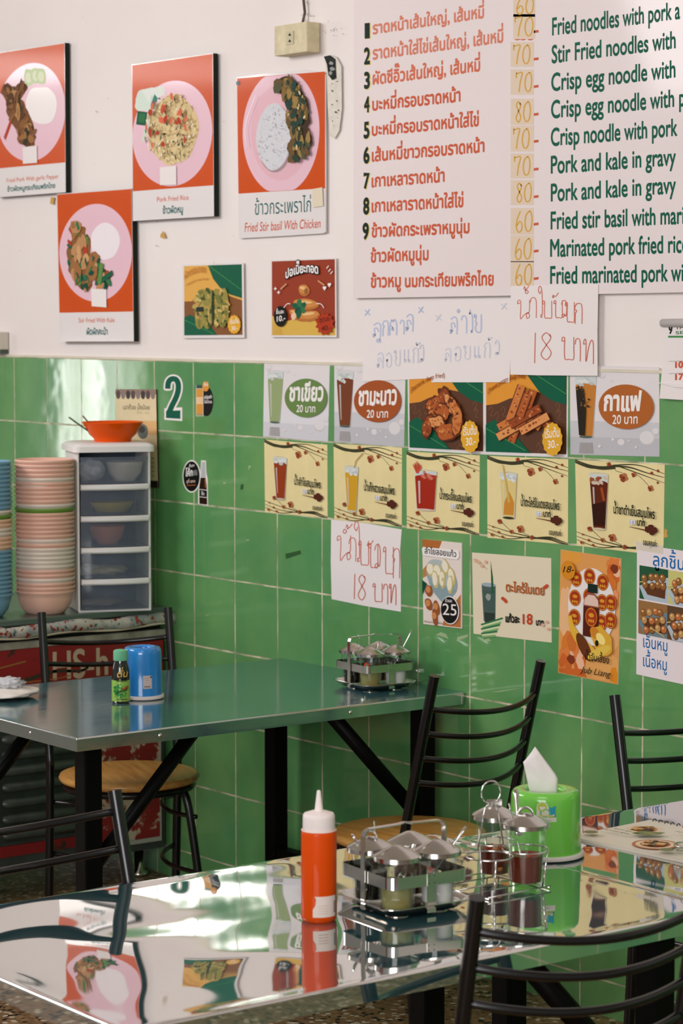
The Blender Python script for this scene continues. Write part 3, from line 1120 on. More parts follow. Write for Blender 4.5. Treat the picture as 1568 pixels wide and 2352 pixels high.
for pts in ([(1000, 1458), (1012, 1452), (1024, 1456), (1030, 1468), (1020, 1463)], [(1050, 1463), (1075, 1457), (1073, 1463), (1048, 1473)], [(1110, 1470), (1122, 1466), (1128, 1472), (1116, 1474)],
            [(1125, 1590), (1150, 1586), (1198, 1580), (1150, 1589)], [(512, 1106), (520, 1109), (514, 1112)], [(570, 1070), (577, 1069), (571, 1080)], [(565, 1240), (572, 1239), (572, 1242), (565, 1242)],
            [(472, 1413), (484, 1411), (473, 1415)], [(570, 1532), (590, 1534), (572, 1535)]):
    a.poly(pts, P(158, 180, 136, 0.7))
for pts in ([(655, 1272), (690, 1264), (692, 1272), (657, 1284)], [(553, 1112), (560, 1113), (558, 1125), (552, 1124)]):
    a.poly(pts, P(54, 92, 52, 0.5))
o = a.build('tile_scuffs')
o['kind'] = 'stuff'
o['label'], o['category'] = 'pale scuffs and glue marks on the green tiles', 'scuff marks'


# ------------------------------------------------------------------ the big menu board
M_BOARD = P(233, 221, 220, 0.3, coat=0.3)
bd = thing('menu_board', 'large pinkish white menu board lettered in Thai and English, top right', 'menu board', (wall_point(1200, 684)[0], 0, wall_point(1200, 684)[1]))
b = Art(0.0)
b.slab([(817, -60), (1760, -190), (1760, 668), (1177, 679), (815, 685)], 0.006, M_BOARD, P(190, 180, 172, 0.5))
b.build('board', bd, bd.location)
DB = 0.0062
thai = [('ราดหน้าเส้นใหญ่, เส้นหมี่', (859.8, 79), (1116, 41), 21, 0), ('ราดหน้าใส่ไข่เส้นใหญ่, เส้นหมี่', (859.8, 137), (1160, 97), 22, 0),
        ('ผัดซีอิ๊วเส้นใหญ่, เส้นหมี่', (859.8, 195), (1107, 163), 22, 1), ('บะหมี่กรอบราดหน้า', (858.8, 254), (1062, 233), 22, 2),
        ('บะหมี่กรอบราดหน้าใส่ไข่', (857.8, 312), (1104, 289), 22, 2), ('เส้นหมี่ขาวกรอบราดหน้า', (857.8, 371), (1117, 349), 22, 2),
        ('เกาเหลาราดหน้า', (857.3, 430), (1025.5, 417.5), 22, 2), ('เกาเหลาราดหน้าใส่ไข่', (857.3, 487.5), (1068.5, 475), 22, 2),
        ('ข้าวผัดกระเพราหมูนุ่ม', (857.3, 545), (1082.6, 535), 22, 2), ('ข้าวผัดหมูนุ่ม', (855.3, 602.5), (988.6, 597), 22, 2),
        ('ข้าวหมู', (855.3, 660.5), (925, 659), 22, 2), ('นมกระเทียมพริกไทย', (934, 659.5), (1138, 655), 22, 2)]
TONES = [P(214, 128, 104, 0.4), P(210, 110, 80, 0.4), C_ORTH]  # upper lines pinker and paler: glare put into the lettering colour
for s, bl, br, h, k in thai:
    a = Art(DB)
    a.text(s, bl, br, (h, h * 1.06), TONES[k], 0.034)
    a.build('thai_line', bd, bd.location)
nums = [(841.6, 89, 12), (840, 147, 14), (840, 203, 14), (840, 258.5, 13), (839, 317, 14), (838.5, 374.5, 14.5), (839, 434, 14.5), (838, 491.5, 14.5), (836.5, 549.5, 15)]
for i, (x, y, w) in enumerate(nums):
    a = Art(DB)
    a.text(str(i + 1), (x + 1.6, y + 1.0), (x + w + 1.8, y + 0.0), 35, P(226, 206, 110, 0.4), 0.05)
    a.text(str(i + 1), (x, y), (x + w, y - 1), 35, P(20, 38, 26, 0.4), 0.045)
    a.build('line_number', bd, bd.location)
eng = [('Fried noodles with pork a', (1272, 82), (1566, 43), 40), ('Stir Fried noodles with', (1271, 145.5), (1556, 111), 40), ('Crisp egg noodle with', (1270, 209.5), (1555.5, 178), 40),
       ('Crisp egg noodle with p', (1269.5, 272), (1578, 243), 40), ('Crisp noodle with pork', (1269, 335.5), (1560, 312), 40), ('Pork and kale in gravy', (1269, 399), (1556.5, 379), 40),
       ('Pork and kale in gravy', (1269, 463), (1556.5, 443.5), 40), ('Fried stir basil with marin', (1268.5, 527), (1591, 513), 40), ('Marinated pork fried rice', (1267.5, 590), (1584, 579.5), 40),
       ('Fried marinated pork with', (1267.5, 652), (1600, 645), 40)]
for s, bl, br, h in eng:
    a = Art(DB)
    V, T = None, None
    a.text(s, bl, br, h, C_DGREEN, 0.022)
    a.build('english_line', bd, bd.location)

HAND = {
    '7': [[(0.05, 0.72), (0.08, 0.98), (0.2, 0.95), (0.8, 0.99), (0.55, 0.5), (0.4, 0.0)]],
    '0': [[(0.6, 0.98), (0.25, 0.8), (0.12, 0.35), (0.35, 0.02), (0.7, 0.12), (0.85, 0.6), (0.7, 0.95), (0.55, 0.97)]],
    '6': [[(0.6, 1.0), (0.25, 0.65), (0.1, 0.25), (0.35, 0.0), (0.7, 0.08), (0.78, 0.38), (0.5, 0.5), (0.18, 0.3)]],
    '8': [[(0.75, 0.85), (0.5, 1.0), (0.25, 0.82), (0.5, 0.55), (0.78, 0.25), (0.5, 0.0), (0.2, 0.2), (0.48, 0.52), (0.75, 0.78), (0.7, 0.95)]],
    '1': [[(0.52, 1.0), (0.48, 0.0)]],
    'น': [[(0.2, 0.86), (0.06, 0.8), (0.08, 0.96), (0.24, 0.95), (0.26, 0.6), (0.24, 0.02), (0.45, 0.2), (0.72, 0.34), (0.82, 0.14), (0.66, 0.04), (0.62, 0.26), (0.8, 0.4), (0.82, 1.0)]],
    'บ': [[(0.22, 0.84), (0.06, 0.82), (0.1, 0.98), (0.24, 0.94), (0.22, 0.5), (0.26, 0.04), (0.5, 0.02), (0.84, 0.03), (0.86, 0.5), (0.86, 1.0)]],
    'ใ': [[(0.6, 0.12), (0.45, 0.06), (0.42, 0.2), (0.58, 0.2), (0.6, 0.6), (0.58, 1.1), (0.5, 1.5), (0.25, 1.62), (0.1, 1.4), (0.3, 1.25), (0.42, 1.4)]],
    'า': [[(0.2, 0.75), (0.3, 0.98), (0.62, 0.98), (0.74, 0.7), (0.72, 0.0)]],
    'ำ': [[(0.2, 0.75), (0.3, 0.98), (0.62, 0.98), (0.74, 0.7), (0.72, 0.0)], [(-0.1, 1.2), (-0.24, 1.26), (-0.14, 1.38), (0.02, 1.3), (-0.1, 1.2)]],
    '้': [[(-0.7, 1.55), (-0.6, 1.7), (-0.5, 1.55), (-0.6, 1.5), (-0.3, 1.6), (-0.1, 1.75)]],
    'ั': [[(-0.75, 1.2), (-0.6, 1.12), (-0.66, 1.28), (-0.4, 1.2), (-0.1, 1.42)]],
    'ว': [[(0.5, 0.2), (0.36, 0.02), (0.24, 0.14), (0.44, 0.22), (0.62, 0.1), (0.7, 0.6), (0.58, 0.98), (0.3, 0.94), (0.2, 0.75)]],
    'ก': [[(0.16, 0.0), (0.18, 0.5), (0.3, 0.66), (0.12, 0.76), (0.3, 1.0), (0.66, 1.0), (0.78, 0.75), (0.76, 0.0)]],
    'ท': [[(0.2, 0.84), (0.06, 0.82), (0.1, 0.98), (0.24, 0.94), (0.24, 0.1), (0.45, 0.7), (0.66, 0.98), (0.8, 0.8), (0.8, 0.0)]],
    'ล': [[(0.3, 0.18), (0.14, 0.06), (0.12, 0.26), (0.3, 0.2), (0.2, 0.6), (0.45, 0.64), (0.6, 0.4)], [(0.15, 0.85), (0.5, 1.0), (0.76, 0.8), (0.74, 0.0)]],
    'ต': [[(0.4, 0.5), (0.3, 0.36), (0.46, 0.32), (0.4, 0.5), (0.14, 0.6), (0.14, 0.0)], [(0.14, 0.6), (0.3, 0.98), (0.45, 0.86), (0.6, 1.0), (0.78, 0.7), (0.76, 0.0)]],
    'อ': [[(0.3, 0.55), (0.16, 0.5), (0.2, 0.38), (0.34, 0.5), (0.2, 0.06), (0.7, 0.04), (0.8, 0.7), (0.5, 1.0), (0.2, 0.8)]],
    'ย': [[(0.22, 0.86), (0.08, 0.84), (0.12, 0.98), (0.3, 0.9), (0.2, 0.56), (0.36, 0.5), (0.2, 0.3), (0.3, 0.02), (0.76, 0.04), (0.8, 1.0)]],
    'ไ': [[(0.6, 0.12), (0.45, 0.06), (0.42, 0.2), (0.58, 0.2), (0.6, 0.6), (0.56, 1.2), (0.3, 1.4), (0.16, 1.3), (0.3, 1.62)]],
    'แ': [[(0.2, 0.98), (0.2, 0.1), (0.34, 0.04), (0.36, 0.18), (0.22, 0.16)], [(0.6, 0.98), (0.6, 0.1), (0.74, 0.04), (0.76, 0.18), (0.62, 0.16)]],
    'ู': [[(-0.55, -0.1), (-0.62, -0.3), (-0.45, -0.34), (-0.3, -0.1), (-0.2, -0.4)]],
}


def hand(a, s, cells, w, mat):
    """handwriting: each letter of s in the box (x, baseline y, width, height) of cells"""
    for c, (x, y, cw, chh) in zip(s, cells):
        for st in HAND[c]:
            a.line([(x + u * cw, y - v * chh) for u, v in st], w, mat)


M_TAPE = P(224, 204, 182, 0.35)
M_GOLD = P(214, 166, 66, 0.4)
prices = [('60', 1189, 33, 42, 38), ('70', 1186, 84, 44, 44), ('70', 1183, 148, 40, 44), ('70', 1189, 212, 38, 45), ('80', 1186, 281, 38, 47), ('70', 1183, 342, 38, 46),
          ('70', 1185, 404, 38, 44), ('80', 1188, 465, 38, 44), ('60', 1188, 533, 40, 48), ('60', 1186, 596, 40, 48), ('60', 1187, 655, 40, 48)]
dashy = [None, 73, 136, 199, 263, 325, 389, 452, 515, 577, 640]
for (s, x, y, w, h), dy in zip(prices, dashy):
    a = Art(DB)
    a.rect(1177 if y > 90 else 1183, y - h - 7, 1230 if y > 90 else 1233, y + 6, M_TAPE)
    a.d += 0.0002
    hand(a, s, [(x, y, w * 0.48, h), (x + w * 0.48, y - 1, w * 0.56, h)], 2.8, M_GOLD)
    a.build('price_tape', bd, bd.location)
    if dy:
        a = Art(DB)
        a.poly([(1230, dy - 2.5), (1241, dy - 4), (1241, dy + 2), (1230, dy + 3.5)], C_ORTH)
        a.build('price_dash', bd, bd.location)
a = Art(DB)
for x in (1192, 1205, 1222):
    a.ell(x, 90, 7, 3, C_ORTH, 0, 14, 0, 0, 0, PI)
a.build('old_price', bd, bd.location)


# ------------------------------------------------------------------ handwritten sheets
def paper(name, label, cat, pts, base, strokes, thick=0.0006, mat=None, group=None):
    cx = sum(p[0] for p in pts) / len(pts)
    by = max(p[1] for p in pts)
    x, z = wall_point(cx, by)
    r = thing(name, label, cat, (x, 0, z), 0, group)
    b = Art(base)
    b.slab(pts, thick, mat or M_PAPER, mat or M_PAPER)
    b.build('sheet', r, r.location)
    a = Art(base + thick + 0.0001)
    strokes(a)
    a.build('handwriting', r, r.location)
    return r


M_REDPEN = P(206, 112, 92, 0.5)
M_BLUEPEN = P(184, 193, 218, 0.5)
M_BLUEPEN2 = P(208, 210, 222, 0.5)


def note_top(a):
    hand(a, 'น้ำใบบัวบก', [(1192, 733, 36, 44), (1222, 733, 20, 44), (1218, 730, 26, 46), (1240, 732, 18, 46), (1250, 731, 26, 40), (1276, 730, 24, 40), (1290, 729, 22, 40), (1290, 730, 24, 40), (1302, 740, 26, 46), (1322, 744, 26, 46)], 2.0, M_REDPEN)
    hand(a, '18บาท', [(1212, 834, 44, 70), (1240, 826, 40, 62), (1294, 826, 34, 52), (1322, 830, 22, 52), (1344, 836, 30, 56)], 2.0, M_REDPEN)


paper('handwritten_note', 'white sheet handwritten in red pen under the menu board', 'note', [(1178, 662), (1180, 657), (1379, 653), (1377, 760), (1377.5, 863), (1240, 862), (1177, 860)], 0.007, note_top)


def note_low(a):
    hand(a, 'น้ำใบบัวบก', [(773, 1288, 40, 58), (812, 1290, 24, 50), (796, 1290, 30, 54), (812, 1294, 24, 60), (823, 1298, 28, 56), (846, 1304, 26, 56), (860, 1306, 22, 46), (856, 1306, 26, 56), (880, 1318, 28, 62), (900, 1328, 24, 66)], 2.0, M_REDPEN)
    hand(a, '18บาท', [(800, 1376, 30, 58), (818, 1378, 28, 58), (856, 1382, 26, 42), (878, 1388, 18, 46), (894, 1390, 20, 48)], 2.0, M_REDPEN)


paper('handwritten_note', 'white sheet handwritten in red pen on the green tiles, below the yellow posters', 'note', [(761, 1193), (842, 1202), (923, 1216), (919.5, 1260), (921, 1310), (921, 1405), (840, 1392), (762, 1376), (760, 1290)], 0.0005, note_low)


def note_blue(a):
    hand(a, 'ลูกตาล', [(856, 776, 26, 34), (880, 774, 20, 34), (878, 772, 20, 34), (894, 770, 24, 36), (918, 768, 16, 32), (932, 762, 24, 40)], 3.2, M_BLUEPEN)
    hand(a, 'ลอยแก้ว', [(866, 846, 20, 36), (886, 842, 18, 32), (906, 838, 18, 34), (926, 832, 22, 30), (948, 834, 18, 34), (968, 838, 16, 30), (962, 832, 18, 40)], 2.8, M_BLUEPEN2)
    for x, y in ((846, 718), (969, 712)):
        a.line([(x - 6, y - 6), (x + 6, y + 6)], 2.5, M_BLUEPEN)
        a.line([(x + 5, y - 8), (x - 6, y + 7)], 2.5, M_BLUEPEN)


def note_blue2(a):
    hand(a, 'ลำไย', [(1034, 768, 24, 40), (1058, 766, 22, 40), (1078, 766, 16, 34), (1090, 762, 22, 40)], 3.2, M_BLUEPEN)
    hand(a, 'ลอยแก้ว', [(1022, 832, 20, 32), (1044, 828, 20, 32), (1066, 824, 20, 30), (1088, 822, 22, 28), (1112, 822, 20, 34), (1134, 820, 16, 26), (1136, 816, 18, 34)], 2.6, M_BLUEPEN2)
    for x, y in ((1010, 730), (1160, 704)):
        a.line([(x - 7, y - 6), (x + 7, y + 6)], 2.5, M_BLUEPEN2)
        a.line([(x + 5, y - 8), (x - 6, y + 7)], 2.5, M_BLUEPEN2)


paper('handwritten_note', 'faded white sheet with ghostly blue writing, its right side overlapped by a second sheet', 'note', [(838, 699), (920, 696), (1008, 692), (1006, 790), (1002, 868), (930, 872), (834, 876), (836, 780)], 0.002, note_blue)
paper('handwritten_note', 'faded white sheet with ghostly blue writing, beside the red-pen sheet under the board', 'note', [(1006, 690), (1090, 687), (1177, 686), (1176, 780), (1172, 878), (1080, 878), (993, 878), (1000, 800)], 0.003, note_blue2)


# ------------------------------------------------------------------ drink posters: grey white ones
def glass_pic(a, cx, top, bot, rt, rb, body, ice=None, base=None):
    g1 = P(206, 212, 210, 0.35)
    a.poly([(cx - rt - 0.006, top), (cx + rt + 0.006, top), (cx + rb + 0.004, bot), (cx - rb - 0.004, bot)], g1)
    lt = top + (bot - top) * 0.16
    a.poly([(cx - rt, lt), (cx + rt, lt), (cx + rb, bot - 0.02), (cx - rb, bot - 0.02)], body)
    a.ell(cx, bot - 0.02, rb, 0.016, body)
    a.ell(cx, lt, rt, 0.03, body)
    rnd = random.Random(int(cx * 1000) + int(top * 77))
    for k in range(9):
        a.ell(cx + rnd.uniform(-0.8, 0.8) * rt, lt - rnd.uniform(-0.01, 0.12) * (bot - top), rt * 0.3, 0.02, (ice or [P(220, 224, 220, 0.35), P(190, 196, 194, 0.35)])[k % 2], rnd.random(), 8, 0.4, k)
    a.ring(cx, top, rt + 0.006, 0.022, 0.006, g1)
    a.poly([(cx - rt * 0.7, lt + 0.05), (cx - rt * 0.5, lt + 0.05), (cx - rb * 0.6, bot - 0.08), (cx - rb * 0.75, bot - 0.08)], P(236, 236, 230, 0.35, alpha=0.55))
    a.ell(cx, bot - 0.003, rb, 0.014, base or P(90, 100, 92, 0.35))


def drink_card(label, q, body, oval, s, title_box, price_box, low, side_img):
    r, fn, d = sheet_poster('drink_poster', label, 'poster', q, 0.0008, 0.0, P(226, 220, 220, 0.35, coat=0.3), group='grey white drink posters')

    def back(a):
        a.rect(0, 0.62, 1, 1, P(low, low - 2, low + 2, 0.3, coat=0.4))
        a.rect(0, 0.8, 1, 1, P(low - 14, low - 15, low - 10, 0.3, coat=0.4))
        rnd = random.Random(5)
        for (x, y, rr) in ((0.86, 0.8, 0.085), (0.57, 0.85, 0.04), (0.36, 0.1, 0.04), (0.47, 0.16, 0.018), (0.07, 0.05, 0.05), (0.96, 0.72, 0.04), (0.48, 0.82, 0.018), (0.66, 0.83, 0.012), (0.33, 0.9, 0.018), (0.74, 0.9, 0.014)):
            a.ell(x, y, rr, rr * 0.95, P(196, 194, 196, 0.3))
            a.ell(x, y - rr * 0.12, rr * 0.95, rr * 0.86, P(222, 218, 218, 0.3))
    put(r, 'print_background', fn, d, back)

    def gl(a):
        cx = side_img
        glass_pic(a, cx, 0.12, 0.8, 0.115, 0.075, body)
        a.poly([(cx - 0.07, 0.86), (cx + 0.07, 0.86), (cx + 0.08, 0.98), (cx - 0.08, 0.98)], P(176, 172, 170, 0.35, alpha=0.7))
    put(r, 'glass_picture', fn, d + 0.0009, gl)
    put(r, 'price_oval', fn, d + 0.003, lambda a: a.ell(oval[0], oval[1], oval[2], oval[3], oval[4]))
    put(r, 'title', fn, d + 0.0034, lambda a: (a.text(s, *title_box, C_WHITE, 0.04, 0.06), a.text('20 บาท', *price_box, C_WHITE, 0.014, 0.05)))
    return r


D1 = [(607, 834), (757.7, 831), (753.6, 1014.6), (604.5, 1002.5)]
D2 = [(768, 833), (932, 826), (928, 1026.6), (768, 1014.6)]
D3 = [(1309, 839), (1513.7, 843.5), (1514.4, 1049), (1310, 1044)]
drink_card('grey white drink poster with a milky green tea glass and green oval', D1, P(150, 166, 116, 0.35), (0.66, 0.46, 0.325, 0.25, P(104, 134, 72, 0.3, coat=0.3)), 'ชาเขียว', ((0.41, 0.5), (0.93, 0.485), 0.17), ((0.52, 0.645), (0.81, 0.64), 0.075), 224, 0.18)
drink_card('grey white drink poster with a brown lime tea glass and rust oval', D2, P(120, 64, 38, 0.35), (0.625, 0.48, 0.335, 0.25, P(166, 82, 36, 0.3, coat=0.3)), 'ชามะนาว', ((0.36, 0.53), (0.9, 0.51), 0.165), ((0.475, 0.68), (0.78, 0.67), 0.075), 206, 0.155)
drink_card('grey white drink poster with a two-tone iced coffee glass and orange oval', D3, P(196, 126, 56, 0.35), (0.64, 0.45, 0.31, 0.25, P(176, 98, 40, 0.3, coat=0.3)), 'กาแฟ', ((0.39, 0.5), (0.82, 0.49), 0.17), ((0.485, 0.645), (0.77, 0.635), 0.08), 204, 0.18)
cof = [o for o in COL.objects if o.name.startswith('glass_picture')][-1]
a = Art(0.0042, quad_fn(D3))
a.poly([(0.075, 0.24), (0.165, 0.26), (0.19, 0.5), (0.175, 0.78), (0.11, 0.78)], P(44, 38, 28, 0.35))
a.scatter([(0.12, 0.25, 0.05, 0.03, 0), (0.18, 0.4, 0.05, 0.1, 0)], 24, (0.006, 0.016), [P(60, 48, 34, 0.4), P(150, 98, 52, 0.4)], 3)
a.build('dark_coffee', cof.parent, cof.parent.location)


# ------------------------------------------------------------------ deep fried snack posters
def fried_card(label, q, kind, words, off):
    r, fn, d = sheet_poster('fried_snack_poster', label, 'poster', q, 0.001, 0.0, group='deep fried snack posters')
    put(r, 'print_background', fn, d, lambda a: (a.rect(0.02, 0.0, 0.985, 0.965, BR_BG), a.poly([(0.02, 0.0), (0.985, 0.0), (0.985, 0.3), (0.75, 0.3), (0.55, 0.27), (0.42, 0.34), (0.3, 0.36), (0.16, 0.42), (0.02, 0.44)], OR_BG),
                                               [a.line([(x, y), (x + 0.03, y - 0.05), (x + 0.05, y), (x + 0.02, y + 0.05), (x + 0.06, y + 0.06)], 0.006, P(128, 88, 60, 0.4)) for x, y in ((0.85, 0.44), (0.86, 0.52), (0.05, 0.5), (0.12, 0.56), (0.62, 0.9), (0.66, 0.86), (0.72, 0.62), (0.2, 0.5))]))
    put(r, 'leaf_picture', fn, d + 0.001, lambda a: (leaf(a, [(0.45, 0.0), (0.985, 0.0), (0.985, 0.42), (0.82, 0.38), (0.66, 0.28), (0.55, 0.14)], [(0.5, 0.02), (0.98, 0.3)]),
                                                    leaf(a, [(0.02, 0.66), (0.12, 0.6), (0.26, 0.68), (0.42, 0.82), (0.56, 0.965), (0.02, 0.965)], [(0.02, 0.7), (0.5, 0.94)])))

    def food(a):
        rnd = random.Random(off)
        if kind == 'slices':
            for i, (x, y, rx, ry, ro) in enumerate(((0.34, 0.44, 0.1, 0.07, -0.6), (0.36, 0.56, 0.1, 0.06, -0.5), (0.5, 0.36, 0.07, 0.11, -0.3), (0.58, 0.44, 0.06, 0.12, -0.5), (0.47, 0.52, 0.1, 0.08, 0.5), (0.66, 0.52, 0.06, 0.13, -0.4),
                                                   (0.29, 0.7, 0.06, 0.13, 0.3), (0.42, 0.66, 0.09, 0.08, 0.2), (0.55, 0.76, 0.14, 0.09, 0.0), (0.68, 0.66, 0.06, 0.12, 0.2))):
                a.ell(x, y, rx * 1.15, ry * 1.15, P(98, 46, 26, 0.4), ro, wob=0.35, seed=i)
                a.ell(x, y, rx, ry, FRIED[i % 4], ro, wob=0.4, seed=i + 9)
                a.scatter([(x, y, rx * 0.85, ry * 0.85, ro)], 20, (0.008, 0.022), FRIED, off + i)
        else:
            for i in range(13):
                x, y = rnd.uniform(0.3, 0.66), rnd.uniform(0.4, 0.72)
                an = rnd.choice((-0.9, -1.2, 0.6, 1.3, -0.5, 1.0))
                ln = rnd.uniform(0.13, 0.24)
                dx, dy = ln * math.cos(an), ln * math.sin(an)
                a.line([(x - dx, y - dy), (x + dx, y + dy)], 0.105, P(98, 46, 24, 0.4), False)
                a.line([(x - dx, y - dy), (x + dx, y + dy)], 0.085, FRIED[i % 4], False)
                for k in range(12):
                    t = rnd.uniform(-0.9, 0.9)
                    a.ell(x + dx * t + rnd.uniform(-0.02, 0.02), y + dy * t + rnd.uniform(-0.02, 0.02), 0.014, 0.012, FRIED[rnd.randrange(5)], 0, 7, 0.4, k)
    put(r, 'food_picture', fn, d + 0.0022, food)
    put(r, 'price_badge', fn, d + 0.013, lambda a: (badge(a, 0.865, 0.8, 0.125, 0.19, BADGE), a.text('เริ่มต้น', (0.775, 0.79), (0.95, 0.77), 0.075, C_WHITE, 0.014), a.text('30.-', (0.81, 0.905), (0.94, 0.885), 0.085, C_WHITE, 0.014)))
    put(r, 'title', fn, d + 0.003, lambda a: a.text(words, (0.05, 0.31), (0.5, 0.13), 0.055, P(160, 84, 26, 0.4), 0.012, 0, 0.05))
    return r


fried_card('snack poster of golden battered banana pieces on brown, under the faded notes', [(936, 842), (1112.3, 842), (1112.8, 1044), (938.3, 1034)], 'slices', '(banana deep fried)', 3)
fried_card('snack poster of fried sweet potato sticks on brown, under the red-pen sheet', [(1112.6, 842), (1305, 842), (1303.8, 1051), (1113, 1044)], 'sticks', '(Sweet potato deep fried)', 8)


# ------------------------------------------------------------------ yellow herbal drink posters
M_VINE = P(62, 62, 40, 0.5)
M_FLW = P(146, 66, 40, 0.5)
M_FLW2 = P(112, 50, 34, 0.5)


def herb_card(label, q, s, sub_x, glass):
    r, fn, d = sheet_poster('herbal_drink_poster', label, 'poster', q, 0.0008, 0.0, M_CREAM, P(226, 210, 156, 0.5), group='yellow herbal drink posters')

    def vines(a):
        for k, (y0, y1) in enumerate(((0.005, 0.055), (0.02, 0.07), (0.0, 0.045), (0.03, 0.06))):
            a.line([(0.0, y0), (0.15, y0 + 0.05), (0.3, y1 + 0.02), (0.45, y1)], [0.012, 0.02], M_VINE)
        a.line([(0.4, 0.05), (0.6, 0.05), (0.8, 0.1), (1.0, 0.14)], [0.022, 0.006], M_VINE)
        a.line([(0.42, 0.04), (0.7, 0.02), (1.0, 0.1)], [0.016, 0.006], M_VINE)
        a.line([(0.5, 0.05), (0.8, 0.14), (1.0, 0.2)], [0.014, 0.004], M_VINE)
        a.line([(0.44, 0.06), (0.46, 0.1), (0.53, 0.12), (0.56, 0.17)], 0.005, M_VINE)
        a.line([(0.62, 0.08), (0.74, 0.16), (0.85, 0.27)], 0.005, M_VINE)
        for k, (y0, y1) in enumerate(((0.84, 0.94), (0.89, 0.96), (0.93, 0.955))):
            a.line([(0.0, y0), (0.25, y0 + 0.06), (0.5, y1), (0.66, 0.955)], [0.006, 0.016], M_VINE)
        for k, (y0, y1) in enumerate(((0.93, 0.985), (0.945, 1.0), (0.96, 0.995))):
            a.line([(0.6, 0.955), (0.78, y0), (0.9, y0 + 0.03), (1.0, y1)], [0.018, 0.008], M_VINE)
        a.line([(0.16, 0.78), (0.3, 0.9)], 0.005, M_VINE)
        a.line([(0.42, 0.85), (0.44, 0.9), (0.52, 0.93)], 0.005, M_VINE)
        for x, y, rr in ((0.545, 0.17, 0.05), (0.66, 0.13, 0.03), (0.85, 0.27, 0.034), (0.38, 0.03, 0.026), (0.86, 0.1, 0.018), (0.93, 0.07, 0.016), (0.93, 0.2, 0.014),
                         (0.16, 0.79, 0.03), (0.42, 0.86, 0.044), (0.31, 0.9, 0.026), (0.56, 0.95, 0.026), (0.15, 0.92, 0.016), (0.08, 0.86, 0.012), (0.07, 0.955, 0.02), (0.2, 0.97, 0.016)):
            for k in range(4):
                an = k * PI / 2 + 0.4
                a.ell(x + rr * 0.5 * math.cos(an), y + rr * 0.5 * math.sin(an), rr * 0.55, rr * 0.55, M_FLW if (k + int(x * 50)) % 3 else P(176, 112, 66, 0.5), 0, 12, 0.3, x + k)
            a.ell(x, y, rr * 0.3, rr * 0.3, M_FLW2)
    put(r, 'vine_pattern', fn, d, vines)
    put(r, 'glass_picture', fn, d + 0.002, glass)

    def txt(a):
        a.text(s, (sub_x, 0.58), (0.91, 0.6), 0.078, P(30, 40, 24, 0.5), 0.02)
        a.rect(0.62, 0.63, 0.69, 0.69, C_WHITE)
        a.line([(0.625, 0.635), (0.685, 0.635), (0.685, 0.685), (0.625, 0.685), (0.625, 0.635)], 0.004, P(110, 130, 160, 0.5), False)
        a.text('18', (0.635, 0.68), (0.675, 0.68), 0.035, P(90, 120, 170, 0.5))
        a.text('บาท', (0.71, 0.69), (0.8, 0.695), 0.06, P(30, 40, 24, 0.5), 0.03)
        a.line([(0.62, 0.715), (0.72, 0.725), (0.8, 0.735)], [0.005, 0.014], M_FLW2)
        for x, y, rr in ((0.83, 0.725, 0.035), (0.87, 0.7, 0.035), (0.91, 0.725, 0.035), (0.88, 0.75, 0.035)):
            a.ell(x, y, rr, rr, P(84, 38, 26, 0.5), 0, 14, 0.3, x)
        a.text('ขอบคุณค่ะ', (0.78, 0.9), (0.94, 0.905), 0.05, P(44, 48, 32, 0.5), 0.02)
    put(r, 'lettering', fn, d + 0.004, txt)
    return r


def tall(body, x=0.26, t=0.23, b=0.8, rt=0.1, rb=0.065, base=None):
    return lambda a: glass_pic(a, x, t, b, rt, rb, body, None, base or P(196, 188, 166, 0.4))


def chrys(a):
    glass_pic(a, 0.27, 0.29, 0.87, 0.095, 0.062, P(210, 160, 44, 0.35), None, P(200, 196, 176, 0.4))
    a.line([(0.31, 0.3), (0.34, 0.2), (0.44, 0.1)], 0.012, P(180, 140, 100, 0.4), False)


def roselle(a):
    glass_pic(a, 0.27, 0.24, 0.74, 0.145, 0.12, P(164, 44, 26, 0.35), [P(176, 60, 40, 0.4), P(206, 120, 96, 0.4)], P(214, 190, 180, 0.4))
    for k in range(5):
        a.line([(0.16, 0.27), (0.12 + k * 0.02, 0.2), (0.1 + k * 0.025, 0.12 + abs(k - 2) * 0.02)], [0.03, 0.01], REDS[k % 2])


def lemong(a):
    glass_pic(a, 0.27, 0.2, 0.74, 0.1, 0.07, P(222, 200, 130, 0.35), None, P(46, 52, 40, 0.4))
    a.poly([(0.22, 0.55), (0.28, 0.42), (0.34, 0.55), (0.33, 0.7), (0.21, 0.7)], P(206, 140, 52, 0.4))
    a.line([(0.2, 0.1), (0.24, 0.3), (0.28, 0.55)], [0.01, 0.03], P(204, 172, 90, 0.4))


def bael(a):
    glass_pic(a, 0.27, 0.15, 0.78, 0.1, 0.068, P(96, 40, 20, 0.35), [P(150, 84, 44, 0.4), P(206, 190, 170, 0.4)], P(206, 190, 160, 0.4))
    a.poly([(0.19, 0.5), (0.34, 0.46), (0.335, 0.74), (0.21, 0.74)], P(54, 24, 14, 0.35))
    a.line([(0.3, 0.3), (0.33, 0.45)], 0.03, P(160, 74, 34, 0.4))


